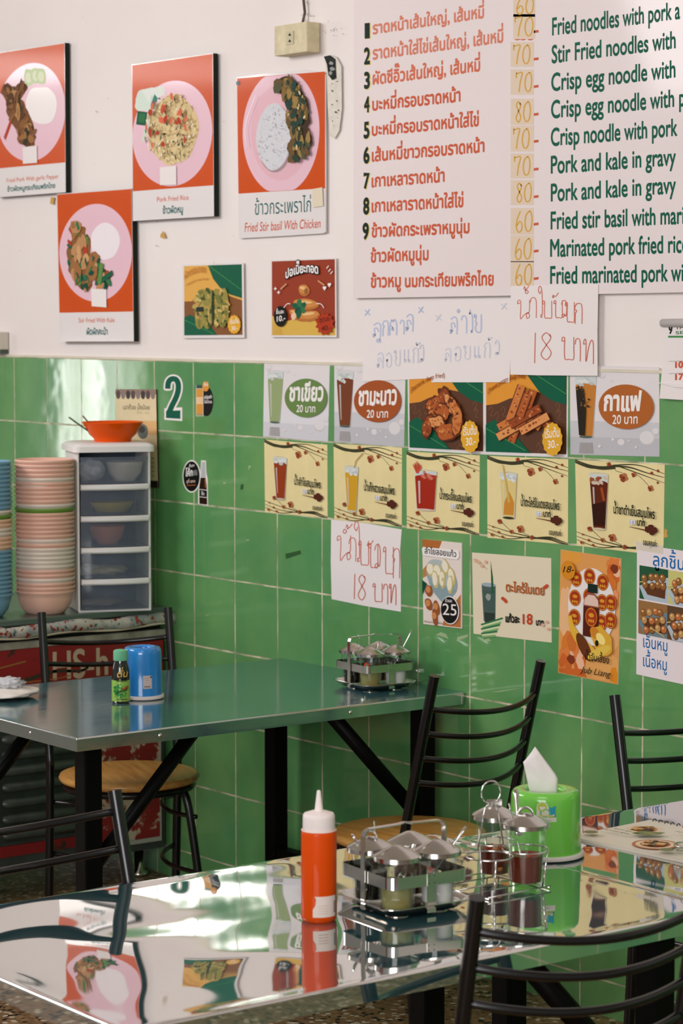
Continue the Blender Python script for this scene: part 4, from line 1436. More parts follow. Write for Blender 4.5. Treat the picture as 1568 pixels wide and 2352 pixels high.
herb_card('yellow vine poster with a tall red-brown longan drink, first of its row', [(607, 1009.4), (752, 1021.5), (752.5, 1190), (609, 1176.5)], 'น้ำลำไยสมุนไพร', 0.49, tall(P(150, 62, 28, 0.35)))
herb_card('yellow vine poster with a golden drink and a bent straw', [(766.3, 1019), (923.4, 1028.4), (922.7, 1209.9), (768, 1193)], 'น้ำเก็กฮวยสมุนไพร', 0.46, chrys)
herb_card('yellow vine poster with a short red roselle drink', [(933.7, 1037), (1102, 1045.6), (1100.4, 1229), (934.4, 1213.6)], 'น้ำกระเจี๊ยบสมุนไพร', 0.47, roselle)
herb_card('yellow vine poster with a pale lemongrass drink and stalk', [(1119, 1047), (1304.9, 1054.7), (1304.3, 1250.8), (1119.6, 1235)], 'น้ำตะไคร้ใบเตยสมุนไพร', 0.43, lemong)
herb_card('yellow vine poster with a dark brown iced drink, last of its row', [(1320.8, 1056), (1526.5, 1067.5), (1523.5, 1277), (1324.7, 1252.9)], 'น้ำชาดำเย็นสมุนไพร', 0.44, bael)

# ------------------------------------------------------------------ lower posters
r, fn, d = sheet_poster('longan_poster', 'narrow poster of peeled longans in a bowl with black 25 badge', 'poster', [(971.8, 1237.9), (1062, 1247), (1062, 1443.5), (974, 1433)], 0.003, 0.0, P(230, 216, 206, 0.3))
put(r, 'print_background', fn, d, lambda a: (a.poly([(0, 0), (0.5, 0), (0.42, 0.1), (0.1, 0.16), (0, 0.17)], P(178, 108, 54, 0.35)), a.poly([(0, 0.36), (0.14, 0.28), (0.2, 0.4), (0, 0.46)], P(190, 128, 78, 0.35)),
                                             a.poly([(0.98, 0.6), (0.98, 0.99), (0.5, 0.99), (0.55, 0.9), (0.8, 0.72)], P(184, 116, 62, 0.35))))


def longan(a):
    a.ell(0.5, 0.44, 0.4, 0.2, P(150, 168, 172, 0.3), 0.2)
    a.ell(0.48, 0.37, 0.37, 0.14, P(176, 186, 184, 0.3), 0.15)
    a.poly([(0.16, 0.5), (0.86, 0.55), (0.72, 0.68), (0.5, 0.72), (0.3, 0.62)], P(138, 160, 164, 0.3))
    for i, (x, y) in enumerate(((0.22, 0.35), (0.4, 0.36), (0.6, 0.3), (0.76, 0.4), (0.34, 0.46), (0.52, 0.45), (0.72, 0.5))):
        a.ell(x, y, 0.11, 0.075, P(200, 184, 120, 0.4), 0.3 * i, wob=0.15, seed=i)
        a.ell(x - 0.02, y - 0.01, 0.085, 0.06, P(236, 228, 202, 0.35), 0.3 * i, wob=0.15, seed=i)
    a.ell(0.53, 0.45, 0.03, 0.025, P(206, 192, 140, 0.4))
    for i, (x, y) in enumerate(((0.17, 0.6), (0.16, 0.76), (0.36, 0.79), (0.32, 0.9))):
        a.ell(x, y, 0.1, 0.065, P(150, 84, 44, 0.4), 0.4 * i, wob=0.15, seed=i)
        a.ell(x - 0.02, y - 0.015, 0.06, 0.04, P(204, 138, 84, 0.4))
    a.poly([(0, 0.48), (0.12, 0.52), (0.05, 0.6), (0, 0.66)], GREENS[2])


put(r, 'food_picture', fn, d + 0.0012, longan)
put(r, 'price_badge', fn, d + 0.003, lambda a: (a.ell(0.72, 0.8, 0.24, 0.165, C_WHITE), a.ell(0.71, 0.8, 0.225, 0.155, C_BLACK), a.text('25', (0.53, 0.86), (0.89, 0.855), 0.13, C_WHITE, 0.0), a.text('ถ้วยละ', (0.6, 0.71), (0.78, 0.705), 0.03, C_WHITE, 0.01)))
put(r, 'title', fn, d + 0.002, lambda a: (a.poly([(0.0, 0.12), (0.03, 0.09), (0.94, 0.09), (0.96, 0.16), (0.9, 0.2), (0.02, 0.19)], C_WHITE), a.text('ลำไยลอยแก้ว', (0.07, 0.165), (0.88, 0.17), 0.055, C_BLACK, 0.02), a.text('ลำไยลอยแก้วหวานเย็นชื่นใจ', (0.03, 0.975), (0.52, 0.975), 0.016, P(70, 60, 60, 0.5))))

r, fn, d = sheet_poster('lemongrass_poster', 'wide cream poster of a dark iced glass and lemongrass stalks', 'poster', [(1084.4, 1268.9), (1266, 1282), (1267, 1476), (1087.8, 1455.5)], 0.0012, 0.0, P(226, 214, 186, 0.5))


def lemonglass(a):
    a.poly([(0.115, 0.38), (0.295, 0.37), (0.285, 0.83), (0.135, 0.83)], P(82, 96, 92, 0.35))
    a.poly([(0.13, 0.45), (0.29, 0.45), (0.285, 0.7), (0.14, 0.7)], P(70, 92, 86, 0.35))
    a.ell(0.205, 0.38, 0.092, 0.025, P(156, 172, 180, 0.35))
    a.ell(0.2, 0.53, 0.035, 0.04, P(150, 160, 150, 0.4), 0, 14, 0.3)
    a.poly([(0.145, 0.72), (0.28, 0.72), (0.27, 0.85), (0.15, 0.85)], P(48, 60, 52, 0.4))
    a.poly([(0.235, 0.08), (0.262, 0.28), (0.27, 0.48), (0.24, 0.48)], P(36, 92, 58, 0.4))
    for i in range(9):
        y = 0.83 + 0.018 * i
        a.line([(0.1 + 0.01 * (i % 3), y + 0.05), (0.38 - 0.012 * i, y - 0.06 + 0.01 * i)], 0.022, (GREENS[1], P(206, 216, 170, 0.4), P(126, 168, 110, 0.4))[i % 3])


put(r, 'food_picture', fn, d, lemonglass)


def lemtxt(a):
    a.text('ตะไคร้ใบเตย', (0.43, 0.44), (0.92, 0.445), 0.085, P(176, 92, 36, 0.5), 0.03)
    a.text('แก้วละ', (0.42, 0.81), (0.6, 0.805), 0.07, C_BLACK, 0.045)
    a.text('18', (0.64, 0.815), (0.765, 0.805), 0.12, P(196, 66, 36, 0.5), 0.02)
    a.text('บาท', (0.81, 0.81), (0.91, 0.81), 0.06, C_BLACK, 0.045)
    for x, y in ((0.39, 0.53), (0.41, 0.545), (0.425, 0.56), (0.925, 0.35), (0.95, 0.33), (0.935, 0.345)):
        a.ell(x, y, 0.022, 0.02, P(196, 78, 44, 0.5), 0, 12, 0.5, x)
    for x, y in ((0.05, 0.09), (0.09, 0.11), (0.13, 0.15), (0.18, 0.1), (0.9, 0.8), (0.95, 0.76), (0.97, 0.84)):
        a.ell(x, y, 0.022, 0.02, P(222, 176, 150, 0.5), 0, 12, 0.5, x)
    a.line([(0.02, 0.08), (0.1, 0.1), (0.2, 0.2)], 0.005, P(206, 176, 150, 0.5))


put(r, 'lettering', fn, d + 0.002, lemtxt)

# bottled juice poster
QJ = [(1287.7, 1261.8), (1427, 1282.8), (1419.5, 1572.5), (1281.8, 1545.3)]
r, fn, d = sheet_poster('juice_poster', 'orange flowered poster of a dark juice bottle, lettered Jub Liang', 'poster', QJ, 0.001, 0.0, P(222, 156, 86, 0.3, coat=0.3))


def juicebg(a):
    a.trim = True
    for i, (x, y, rx, ry, c) in enumerate(((0.2, 0.05, 0.18, 0.05, (226, 158, 66)), (0.9, 0.55, 0.15, 0.2, (226, 170, 110)), (0.1, 0.5, 0.1, 0.2, (232, 184, 136)), (0.7, 0.86, 0.3, 0.12, (228, 166, 96)), (0.93, 0.93, 0.07, 0.06, (222, 140, 40)))):
        a.ell(x, y, rx * 0.99, ry, P(*c, 0.35), 0, 24, 0.3, i)
    for cx, cy, sc, s in ((0.9, 0.08, 0.9, 1), (0.22, 0.86, 1.0, 2)):
        for k in range(11):
            an = k * 2.4
            x, y = cx + 0.17 * sc * math.cos(an) * (1 if cx < 0.5 else 0.5), cy + 0.085 * sc * math.sin(an)
            x, y = min(0.93, max(0.08, x)), min(0.95, max(0.04, y))
            a.ell(x, y, 0.075 * sc, 0.05 * sc, (P(206, 104, 44, 0.35), P(220, 128, 66, 0.35), P(236, 186, 150, 0.35))[k % 3], an, 16, 0.4, k + s)
        a.ell(min(cx, 0.91), cy + 0.01, 0.07, 0.035, P(128, 56, 30, 0.4), 0, 16, 0.3)
    a.ell(0.13, 0.72, 0.1, 0.05, P(216, 124, 52, 0.35), -0.8, 20, 0.2)
    a.ell(0.22, 0.74, 0.09, 0.06, P(206, 112, 48, 0.35), 0.5, 20, 0.2)
    a.ell(0.86, 0.2, 0.1, 0.05, P(212, 116, 50, 0.35), 0.5, 20, 0.3)
    a.ell(0.93, 0.3, 0.05, 0.04, P(232, 150, 100, 0.35), 0.5, 20, 0.3)
    a.poly([(0.02, 0.96), (0.4, 0.93), (0.48, 0.99), (0.02, 0.99)], P(206, 104, 46, 0.35))


put(r, 'print_background', fn, d, juicebg)


def juice(a):
    a.ell(0.545, 0.42, 0.39, 0.31, P(232, 226, 222, 0.35))
    rd, yl = P(164, 56, 26, 0.4), P(216, 150, 44, 0.4)
    for cx, cy in ((0.28, 0.215), (0.5, 0.18), (0.72, 0.21), (0.27, 0.37), (0.5, 0.34), (0.72, 0.37), (0.27, 0.525), (0.72, 0.53), (0.87, 0.5), (0.87, 0.36)):
        a.ell(cx, cy, 0.095, 0.066, rd)
        a.ring(cx, cy, 0.088, 0.061, 0.006, yl, 24)
        a.ell(cx, cy - 0.012, 0.04, 0.014, yl)
        for k in (-1, 0, 1):
            a.ell(cx + k * 0.035, cy + 0.03, 0.014, 0.012, yl)
    a.poly([(0.42, 0.4), (0.44, 0.34), (0.5, 0.31), (0.6, 0.31), (0.66, 0.34), (0.68, 0.4), (0.68, 0.66), (0.42, 0.66)], P(150, 84, 58, 0.3))
    a.poly([(0.42, 0.42), (0.68, 0.42), (0.68, 0.66), (0.42, 0.66)], P(84, 34, 22, 0.3))
    a.poly([(0.44, 0.36), (0.5, 0.325), (0.6, 0.325), (0.66, 0.36), (0.67, 0.41), (0.43, 0.41)], P(226, 196, 180, 0.3))
    a.poly([(0.485, 0.235), (0.645, 0.235), (0.645, 0.305), (0.485, 0.305)], P(28, 44, 34, 0.35))
    a.ell(0.555, 0.5, 0.1, 0.078, rd)
    a.ring(0.555, 0.5, 0.094, 0.073, 0.006, yl, 26)
    a.ell(0.555, 0.485, 0.045, 0.018, yl)
    for k in (-1, 0, 1):
        a.ell(0.555 + k * 0.035, 0.53, 0.014, 0.014, yl)
    a.line([(0.2, 0.52), (0.25, 0.62), (0.4, 0.72), (0.6, 0.8)], [0.06, 0.12], P(226, 178, 62, 0.35))
    a.ell(0.45, 0.75, 0.16, 0.065, P(104, 54, 24, 0.4), 0.6)
    a.ell(0.75, 0.68, 0.19, 0.1, P(220, 168, 56, 0.35), 0.3, wob=0.2)
    a.ell(0.62, 0.62, 0.08, 0.045, P(206, 132, 44, 0.35), 0.2)
    a.ell(0.72, 0.66, 0.08, 0.04, P(244, 222, 130, 0.35), 0.3)
    a.ell(0.66, 0.7, 0.03, 0.025, P(34, 30, 22, 0.4))
    a.ell(0.7, 0.77, 0.2, 0.04, P(226, 190, 80, 0.35), -0.3)


put(r, 'product_picture', fn, d + 0.0022, juice)
put(r, 'price_badge', fn, d + 0.0055, lambda a: (a.ell(0.16, 0.155, 0.115, 0.075, P(214, 138, 36, 0.35)), a.text('18-', (0.075, 0.18), (0.26, 0.165), 0.05, C_BLACK, 0.008, 0.2)))
put(r, 'title', fn, d + 0.0055, lambda a: (a.text('น้ำจับเลี้ยง', (0.47, 0.845), (0.87, 0.845), 0.045, C_BLACK, 0.012), a.text('Jub Liang', (0.39, 0.955), (0.91, 0.95), 0.05, C_BLACK, 0.0, 0.35)))

# grilled meatball poster, cut by the right edge
QM = [(1464, 1249), (1700, 1285), (1700, 1600), (1462.4, 1548.4)]
r, fn, d = sheet_poster('meatball_poster', 'white poster of grilled meatball skewers with blue lettering, at the right edge', 'poster', QM, 0.001, 0.0012, P(232, 222, 224, 0.4))
M_BLUE = ink(30, 104, 168)
put(r, 'lettering', fn, d, lambda a: (a.text('ลูกชิ้นปิ้ง', (0.155, 0.145), (0.62, 0.145), 0.075, M_BLUE, 0.01), a.text('เอ็นหมู', (0.065, 0.78), (0.3, 0.78), 0.07, M_BLUE, 0.01), a.text('เนื้อหมู', (0.065, 0.925), (0.295, 0.925), 0.07, M_BLUE, 0.01)))


def meatballs(a):
    M1, M2, M3 = P(146, 98, 52, 0.35), P(190, 146, 92, 0.35), P(112, 66, 34, 0.35)
    for (x0, y0, x1, y1, bgc, sd) in ((0.025, 0.16, 0.305, 0.415, (40, 86, 58), 1), (0.31, 0.16, 0.6, 0.415, (200, 196, 120), 2), (0.025, 0.425, 0.305, 0.68, (150, 110, 66), 3), (0.31, 0.425, 0.6, 0.68, (96, 70, 48), 4)):
        rnd = random.Random(sd)
        a.rect(x0, y0, x1, y1, P(*bgc, 0.4))
        a.poly([(x0, y0 + 0.16), (x0 + 0.1, y0 + 0.1), (x1, y0 + 0.06), (x1, y1), (x0 + 0.05, y1)], P(176, 190, 200, 0.35) if sd != 3 else P(110, 132, 140, 0.35))
        a.poly([(x0 + 0.02, y0 + 0.14), (x1 - 0.02, y0 + 0.1), (x1 - 0.03, y1 - 0.03), (x0 + 0.08, y1 - 0.04)], P(96, 58, 34, 0.4))
        for row in range(3):
            for k in range(4):
                x = x0 + 0.055 + k * 0.056 + row * 0.012 + rnd.uniform(-0.01, 0.01)
                y = y0 + 0.09 + row * 0.062 - k * 0.008 + rnd.uniform(-0.008, 0.008)
                if sd == 1 and row == 2:
                    continue
                a.ell(x, y, 0.029, 0.031, M3, 0, 18, 0.1, k)
                a.ell(x - 0.002, y - 0.003, 0.026, 0.027, (M1, M2, P(186, 110, 60, 0.35))[(k + row + sd) % 3 if sd != 1 else 0], 0, 18, 0.1, k)
                a.ell(x - 0.008, y - 0.011, 0.01, 0.008, P(226, 190, 140, 0.3), 0, 10)
        a.line([(x0 + 0.14, y0 + 0.2), (x1 - 0.02, y1 - 0.01)] if sd == 3 else [(x0, y0 + 0.13), (x0 + 0.04, y0 + 0.12)], 0.008, P(206, 176, 110, 0.4), False)


put(r, 'food_picture', fn, d, meatballs)
a = Art(0.0024)
a.slab([(1462, 1243), (1524, 1254), (1524, 1272), (1462, 1262)], 0.0002, P(222, 212, 176, 0.3, alpha=0.35), M_PAPER)
a.build('adhesive_tape', r, r.location)
a = Art(0.0001)
a.slab([(1526, 1214), (1533, 1218), (1531, 1224), (1534, 1233), (1524, 1236)], 0.0004, P(204, 160, 84, 0.5), P(204, 160, 84, 0.5))
tag(a.build('tape_scrap'), 'torn scrap of yellowed tape at the corner of the dark drink poster', 'tape')

# tear-off calendar at the right edge
cal = thing('wall_calendar', 'tear-off wall calendar with curled pages at the right edge', 'calendar', (wall_point(1600, 915)[0], 0, wall_point(1600, 915)[1]))
a = Art(0.0)
a.slab([(1532, 738), (1680, 730), (1680, 925), (1523, 915), (1530, 830)], 0.012, M_PAPER, M_PAPER)
a.build('page_block', cal, cal.location)
x0, z0 = wall_point(1531, 742)
MB().tube([(x0 - cal.location.x, -0.014, z0 - cal.location.z), (x0 - cal.location.x + 0.3, -0.014, z0 - cal.location.z + 0.004)], 0.009, P(196, 190, 188, 0.4), 14).build('rolled_page', cal)
a = Art(0.0122)
a.text('9', (1544, 767), (1553, 766), 19, P(30, 40, 32, 0.5), 0.05)
a.text('THU', (1560, 757), (1590, 755), 7, P(60, 110, 76, 0.5), 0.02)
a.text('SEP', (1560, 768), (1590, 766), 7, P(60, 110, 76, 0.5), 0.02)
a.rect(1543, 771, 1600, 775.5, P(70, 140, 80, 0.5))
a.text('10', (1559, 845), (1578, 844), 14, C_RED, 0.05)
a.text('17', (1559, 873), (1578, 872), 14, C_RED, 0.05)
a.line([(1545, 830), (1600, 828)], 1.0, P(150, 150, 150, 0.5))
a.line([(1545, 858), (1600, 856)], 1.0, P(150, 150, 150, 0.5))
a.line([(1545, 882), (1600, 888)], 1.0, P(150, 150, 150, 0.5))
a.build('printing', cal, cal.location)
a = Art(0.014)
a.slab([(1505, 875), (1530, 881), (1560, 889), (1620, 894), (1620, 882), (1560, 882), (1530, 879)], 0.001, M_PAPER, M_PAPER)
a.build('curled_page', cal, cal.location)

# ------------------------------------------------------------------ stickers and the hanging calendar card on the tiles
a = Art(0.0002)
x, z = wall_point(397, 967)
num = thing('number_sticker', 'dark green number 2 sticker with white outline on the tiles', 'sticker', (x, 0, z))
TWO = [(385.5, 893), (386.5, 880), (391, 872.5), (398, 870), (405.5, 873), (409.5, 883), (409, 898), (403.5, 915), (395, 932), (388, 949)]
a.line(TWO, 20, C_WHITE)
a.ell(385.5, 893.5, 9.5, 4, C_WHITE)
a.poly([(377.5, 938), (418.5, 935.5), (418.5, 967), (377.5, 964)], C_WHITE)
a.build('white_border', num, num.location)
a = Art(0.0005)
a.line(TWO, 12.5, C_DGREEN)
a.poly([(381.5, 944), (414.5, 942.5), (414.5, 962), (381.5, 960)], C_DGREEN)
a.poly([(381.8, 946), (394, 946), (398, 930), (391, 928)], C_DGREEN)
a.build('numeral', num, num.location)

x, z = wall_point(468, 957)
st = thing('drink_sticker', 'small sticker of a yellow can with black and orange bubbles on the tiles', 'sticker', (x, 0, z))
a = Art(0.0002)
a.ell(474, 922, 16, 34, C_BLACK)
a.rect(450, 884, 467, 956, P(222, 214, 200, 0.4))
a.d += 0.0002
a.rect(451, 884, 466, 892, P(40, 84, 78, 0.3))
a.rect(451, 893, 466, 954, P(216, 152, 60, 0.3))
a.rect(451, 912, 466, 928, P(232, 196, 150, 0.3))
a.rect(451, 950, 466, 955, P(170, 150, 110, 0.3))
a.ell(472.5, 887.5, 7.5, 11.5, P(222, 150, 60, 0.4))
a.build('sticker_print', st, st.location)
a = Art(0.0007)
a.text('อร่อยซ่า', (469, 916), (487, 915), 6, C_WHITE, 0.02)
a.text('ไม่มีน้ำตาล', (469, 926), (487, 926), 5, C_WHITE, 0.02)
a.text('ใหม่', (468, 887), (478, 886), 6, C_WHITE, 0.02)
a.build('lettering', st, st.location)

x, z = wall_point(450, 1160)
st = thing('drink_sticker', 'black oval sticker with a dark cola bottle on the tiles', 'sticker', (x, 0, z))
a = Art(0.0002)
a.ell(440, 1094, 21, 37.5, C_WHITE)
a.poly([(462, 1057), (473, 1058), (474, 1085), (477, 1100), (478, 1161), (455, 1158), (455, 1128), (459, 1100)], C_WHITE)
a.build('white_border', st, st.location)
a = Art(0.0006)
a.ell(440, 1094, 18.5, 34.5, C_BLACK)
a.poly([(464, 1060), (471.5, 1061), (472.5, 1096), (461, 1096)], P(186, 190, 192, 0.35))
a.poly([(461, 1097), (472, 1097), (475, 1115), (476, 1159), (458, 1157), (458, 1118)], P(44, 26, 16, 0.3))
a.poly([(459, 1124), (475.5, 1126), (475.5, 1143), (459, 1141)], P(24, 30, 28, 0.4))
a.line([(459, 1124), (475.5, 1126)], 1.4, C_WHITE)
a.line([(459, 1141), (475.5, 1143)], 1.4, C_WHITE)
a.poly([(470, 1100), (473, 1101), (474.5, 1120), (471, 1120)], P(150, 92, 48, 0.35))
a.build('sticker_print', st, st.location)
a = Art(0.0012)
a.text('ค้นหา', (435, 1073), (447, 1072), 5, C_WHITE, 0.02)
a.text('โค้ก', (427, 1094), (443, 1093), 13, C_WHITE, 0.03, 0.1)
a.text('ซีโร่', (444, 1092), (454, 1091), 8, P(170, 172, 170, 0.4), 0.01)
a.text('ดูที่ ฉลาก', (429, 1109), (449, 1108), 5, P(226, 200, 180, 0.4), 0.02)
a.line([(430, 1115), (450, 1114)], 1.6, P(190, 100, 60, 0.4))
a.text('โค้ก', (463, 1137), (470, 1138), 6, C_WHITE, 0.02)
a.build('lettering', st, st.location)

QC = [(268, 894), (361.5, 894.5), (366, 1120), (270, 1118)]
r, fn, d = sheet_poster('hanging_card', 'cream hanging card with a scalloped brown top behind the orange bowl', 'calendar card', QC, 0.005, 0.0, P(224, 208, 168, 0.5, vary=0.06, scale=12), P(60, 50, 40, 0.6))


def card(a):
    a.rect(0, 0, 1, 0.05, P(150, 124, 112, 0.5))
    for k in range(8):
        a.ell(0.07 + k * 0.122, 0.055, 0.055, 0.045, (P(92, 80, 80, 0.5), P(140, 124, 118, 0.5), P(70, 66, 68, 0.5))[k % 3], 0, 18)
    a.text('เฉาก๊วย มั้งน้อย', (0.19, 0.205), (0.84, 0.205), 0.035, P(110, 100, 70, 0.5), 0.01)
    a.text('โทร. ๐๘', (0.52, 0.25), (0.82, 0.25), 0.025, P(190, 176, 136, 0.5))
    a.rect(0, 0.32, 1, 0.46, P(228, 186, 128, 0.5))
    a.ell(0.66, 0.43, 0.13, 0.075, P(106, 112, 108, 0.4))
    a.ell(0.64, 0.41, 0.08, 0.035, P(70, 66, 60, 0.4))
    for k in range(5):
        a.line([(0.86, 0.7 + k * 0.045), (0.93, 0.7 + k * 0.045)], 0.006, P(100, 104, 70, 0.5))
    a.rect(0, 0.93, 1, 1, P(44, 32, 24, 0.5))


put(r, 'printing', fn, d, card)


# ================================================================== furniture
# ------------------------------------------------------------------ red drink cooler used as a counter, with its contents on top
CX0, CZ = 0.87, 0.782
M_REDP = rusty_paint('worn_red_paint', rgb(140, 30, 34), rgb(60, 40, 34), 0.68)
M_REDW = rusty_paint('scratched_red_paint', rgb(140, 30, 34), rgb(196, 180, 158), 0.58)
M_GREYMET = P(70, 76, 70, 0.4, 0.0, vary=0.2, scale=16, name='grey_green_metal')
cool = thing('drink_cooler', 'old red metal drink cooler with louvred side serving as the bowl counter', 'cooler', (CX0 - 0.3, -0.7, 0))


def co_(x, y, z):
    return (x - (CX0 - 0.3), y + 0.7, z)


def coolbox(name, boxes, bevel=0.0):
    m = MB()
    for x0, x1, y0, y1, z0, z1, mat in boxes:
        a, b = co_(x0, y0, z0), co_(x1, y1, z1)
        m.box(a[0], b[0], a[1], b[1], a[2], b[2], mat)
    return m.build(name, cool, bevel=bevel)


coolbox('cabinet_body', [(0.30, CX0 - 0.012, -1.38, -0.012, 0.085, 0.7195, M_GREYMET)])
coolbox('red_panel', [(CX0 - 0.012, CX0 - 0.002, -1.37, -0.018, 0.505, 0.700, M_REDP)], 0.002)
coolbox('steel_lip', [(CX0 - 0.02, CX0 + 0.004, -1.38, -0.014, 0.700, 0.7195, P(150, 148, 132, 0.4, vary=0.3, scale=20))], 0.002)
coolbox('red_panel', [(CX0 - 0.012, CX0 - 0.002, -0.25, -0.03, 0.12, 0.43, M_REDW)], 0.002)
coolbox('red_panel', [(CX0 - 0.012, CX0 - 0.002, -1.3, -0.62, 0.12, 0.43, M_REDW)], 0.002)
coolbox('white_trim', [(CX0 - 0.012, CX0, -0.25, -0.03, 0.108, 0.12, P(176, 176, 164, 0.5)), (CX0 - 0.012, CX0, -0.034, -0.03, 0.12, 0.43, P(176, 176, 164, 0.5))])
coolbox('red_stripe', [(CX0 - 0.012, CX0 - 0.004, -0.61, -0.26, 0.125, 0.155, M_REDP)])
coolbox('louver_panel', [(CX0 - 0.012, CX0 - 0.006, -0.61, -0.26, 0.165, 0.475, P(52, 60, 54, 0.35, vary=0.25, scale=18))])
for k in range(7):
    z = 0.452 - k * 0.0445
    m = MB()
    sec = [(0.0, -0.014), (0.006, -0.013), (0.012, -0.008), (0.013, -0.002), (0.010, 0.005), (0.004, 0.011), (0.0, 0.013)]
    ys = [-0.545, -0.535, -0.52, -0.28, -0.268, -0.26]
    ks = [0.05, 0.75, 1, 1, 0.75, 0.05]
    vs, fs = [], []
    for y, kk in zip(ys, ks):
        vs += [co_(CX0 - 0.006 + sx_ * kk, y, z + sz_ * (0.5 + 0.5 * kk)) for sx_, sz_ in sec]
    n = len(sec)
    for i in range(len(ys) - 1):
        for j in range(n - 1):
            fs.append((i * n + j, i * n + j + 1, (i + 1) * n + j + 1, (i + 1) * n + j))
    m.add(vs, fs, P(66, 74, 68, 0.28, vary=0.2, scale=20), True)
    m.build('louver', cool)


def foot(y):
    m = MB().lathe([(0.0, 0), (0.026, 0), (0.026, 0.012), (0.014, 0.02), (0.014, 0.086), (0, 0.086)], M_CHROME, 18, co_(CX0 - 0.06, y, 0))
    m.build('foot', cool)


for y in (-0.07, -0.62, -1.3):
    foot(y)


def on_front(yv, zv, d):
    return co_(CX0 - 0.002 + d, yv, zv)


a = Art(0.0006, on_front, True)
a.text('HS-h', (-0.385, 0.604), (-0.205, 0.604), 0.078, P(196, 176, 150, 0.5), 0.02)
a.build('lettering', cool)
a = Art(0.0006, on_front, True)
a.line([(-0.57, 0.618), (-0.54, 0.60), (-0.47, 0.612), (-0.38, 0.628), (-0.3, 0.622), (-0.27, 0.63)], [0.014, 0.006], P(66, 60, 46, 0.6))
a.line([(-0.56, 0.606), (-0.4, 0.606), (-0.33, 0.612)], 0.003, P(170, 110, 60, 0.6))
a.line([(-0.565, 0.65), (-0.47, 0.664)], 0.004, P(150, 110, 60, 0.6))
a.build('rust_streak', cool)

wt = MB()
wt.box(0.28, CX0, -1.4, -0.008, 0.764, CZ, P(96, 112, 102, 0.28, vary=0.1, scale=10, metal=0.3))
wt.box(0.30, CX0 - 0.03, -1.38, -0.012, 0.7205, 0.764, P(50, 56, 50, 0.5))
tag(wt.build('worktop', bevel=0.003), 'grey-green steel worktop carrying the bowl stacks and drawer tower', 'worktop')

# rolled plastic sheet fixed along the worktop edge
m = MB()
n = 40
pts = []
for k in range(n + 1):
    y = -1.3 + 1.315 * k / n
    pts.append((CX0 + 0.0225 + 0.003 * math.sin(k * 0.9), y, 0.752 + 0.004 * math.sin(k * 0.7) - (0.006 if k == n else 0)))
m.tube(pts, [0.0165 + 0.002 * math.sin(k * 1.3) for k in range(n + 1)], sheet_pattern_material(), 14)
m.tube([(x + 0.004, y, z - 0.016) for x, y, z in pts], 0.0035, P(206, 196, 172, 0.35), 8)
tag(m.build('plastic_sheet'), 'rolled flower-print plastic sheet along the front of the worktop', 'plastic sheet')

# bowls: one bowl per ring of the stacks
BOWL_PROF = [(0.0, 0.004), (0.044, 0.004), (0.046, 0.0), (0.052, 0.0), (0.058, 0.006), (0.070, 0.022), (0.0765, 0.045), (0.079, 0.058), (0.0825, 0.0605), (0.0835, 0.0645), (0.0815, 0.067), (0.078, 0.0655), (0.0745, 0.046), (0.066, 0.022), (0.050, 0.009), (0.0, 0.008)]
PINKB, BLUEB, CREAMB, GREENB, PEACHB = P(230, 186, 166, 0.32, name='pink_melamine'), P(120, 164, 188, 0.32), P(226, 214, 200, 0.32), P(112, 150, 66, 0.32), P(228, 190, 162, 0.32)
CNAME = {PINKB: 'pink', BLUEB: 'blue', CREAMB: 'cream', GREENB: 'green', PEACHB: 'peach'}
ORD = ['topmost', 'second', 'third', 'fourth', 'fifth', 'sixth', 'seventh', 'eighth', 'ninth', 'tenth', 'eleventh', 'twelfth', 'thirteenth', 'fourteenth', 'fifteenth', 'sixteenth', 'seventeenth', 'eighteenth', 'nineteenth', 'twentieth',
       'twenty-first', 'twenty-second', 'twenty-third', 'twenty-fourth', 'twenty-fifth', 'twenty-sixth', 'twenty-seventh', 'twenty-eighth', 'twenty-ninth', 'thirtieth', 'bottom']
bowl_mesh = {}


def bowl_stack(cx, cy, cols, which, group, sp=0.01215):
    n = len(cols)
    for i, c in enumerate(cols):
        z = CZ + (n - 1 - i) * sp
        rnd = random.Random(i * 7 + int(cx * 1000))
        loc = (cx + rnd.uniform(-0.0012, 0.0012), cy + rnd.uniform(-0.0012, 0.0012), z)
        lab = '%s melamine bowl, %s of the %s' % (CNAME[c], ORD[i] if i < n - 1 else 'bottom', which)
        if c not in bowl_mesh:
            o = MB().lathe(BOWL_PROF, c, 44).build('melamine_bowl', auto=60)
            bowl_mesh[c] = o.data
        else:
            o = bpy.data.objects.new('melamine_bowl', bowl_mesh[c])
            COL.objects.link(o)
        o.location = loc
        tag(o, lab, 'bowl', group)


pk = [PINKB] * 4 + [CREAMB] + [PINKB] * 5 + [CREAMB, GREENB] + [PINKB] * 6 + [CREAMB, PINKB] + [CREAMB] * 5 + [PINKB] * 2 + [CREAMB] + [PINKB] * 3
bl = [BLUEB] * 11 + [CREAMB, GREENB] + [PEACHB] * 2 + [CREAMB] * 2 + [PEACHB] * 3 + [BLUEB] * 11
bowl_stack(0.785, -0.357, pk, 'tall pink stack', 'bowls in the pink stack')
bowl_stack(0.759, -0.541, bl, 'blue stack at the left edge', 'bowls in the blue stack')

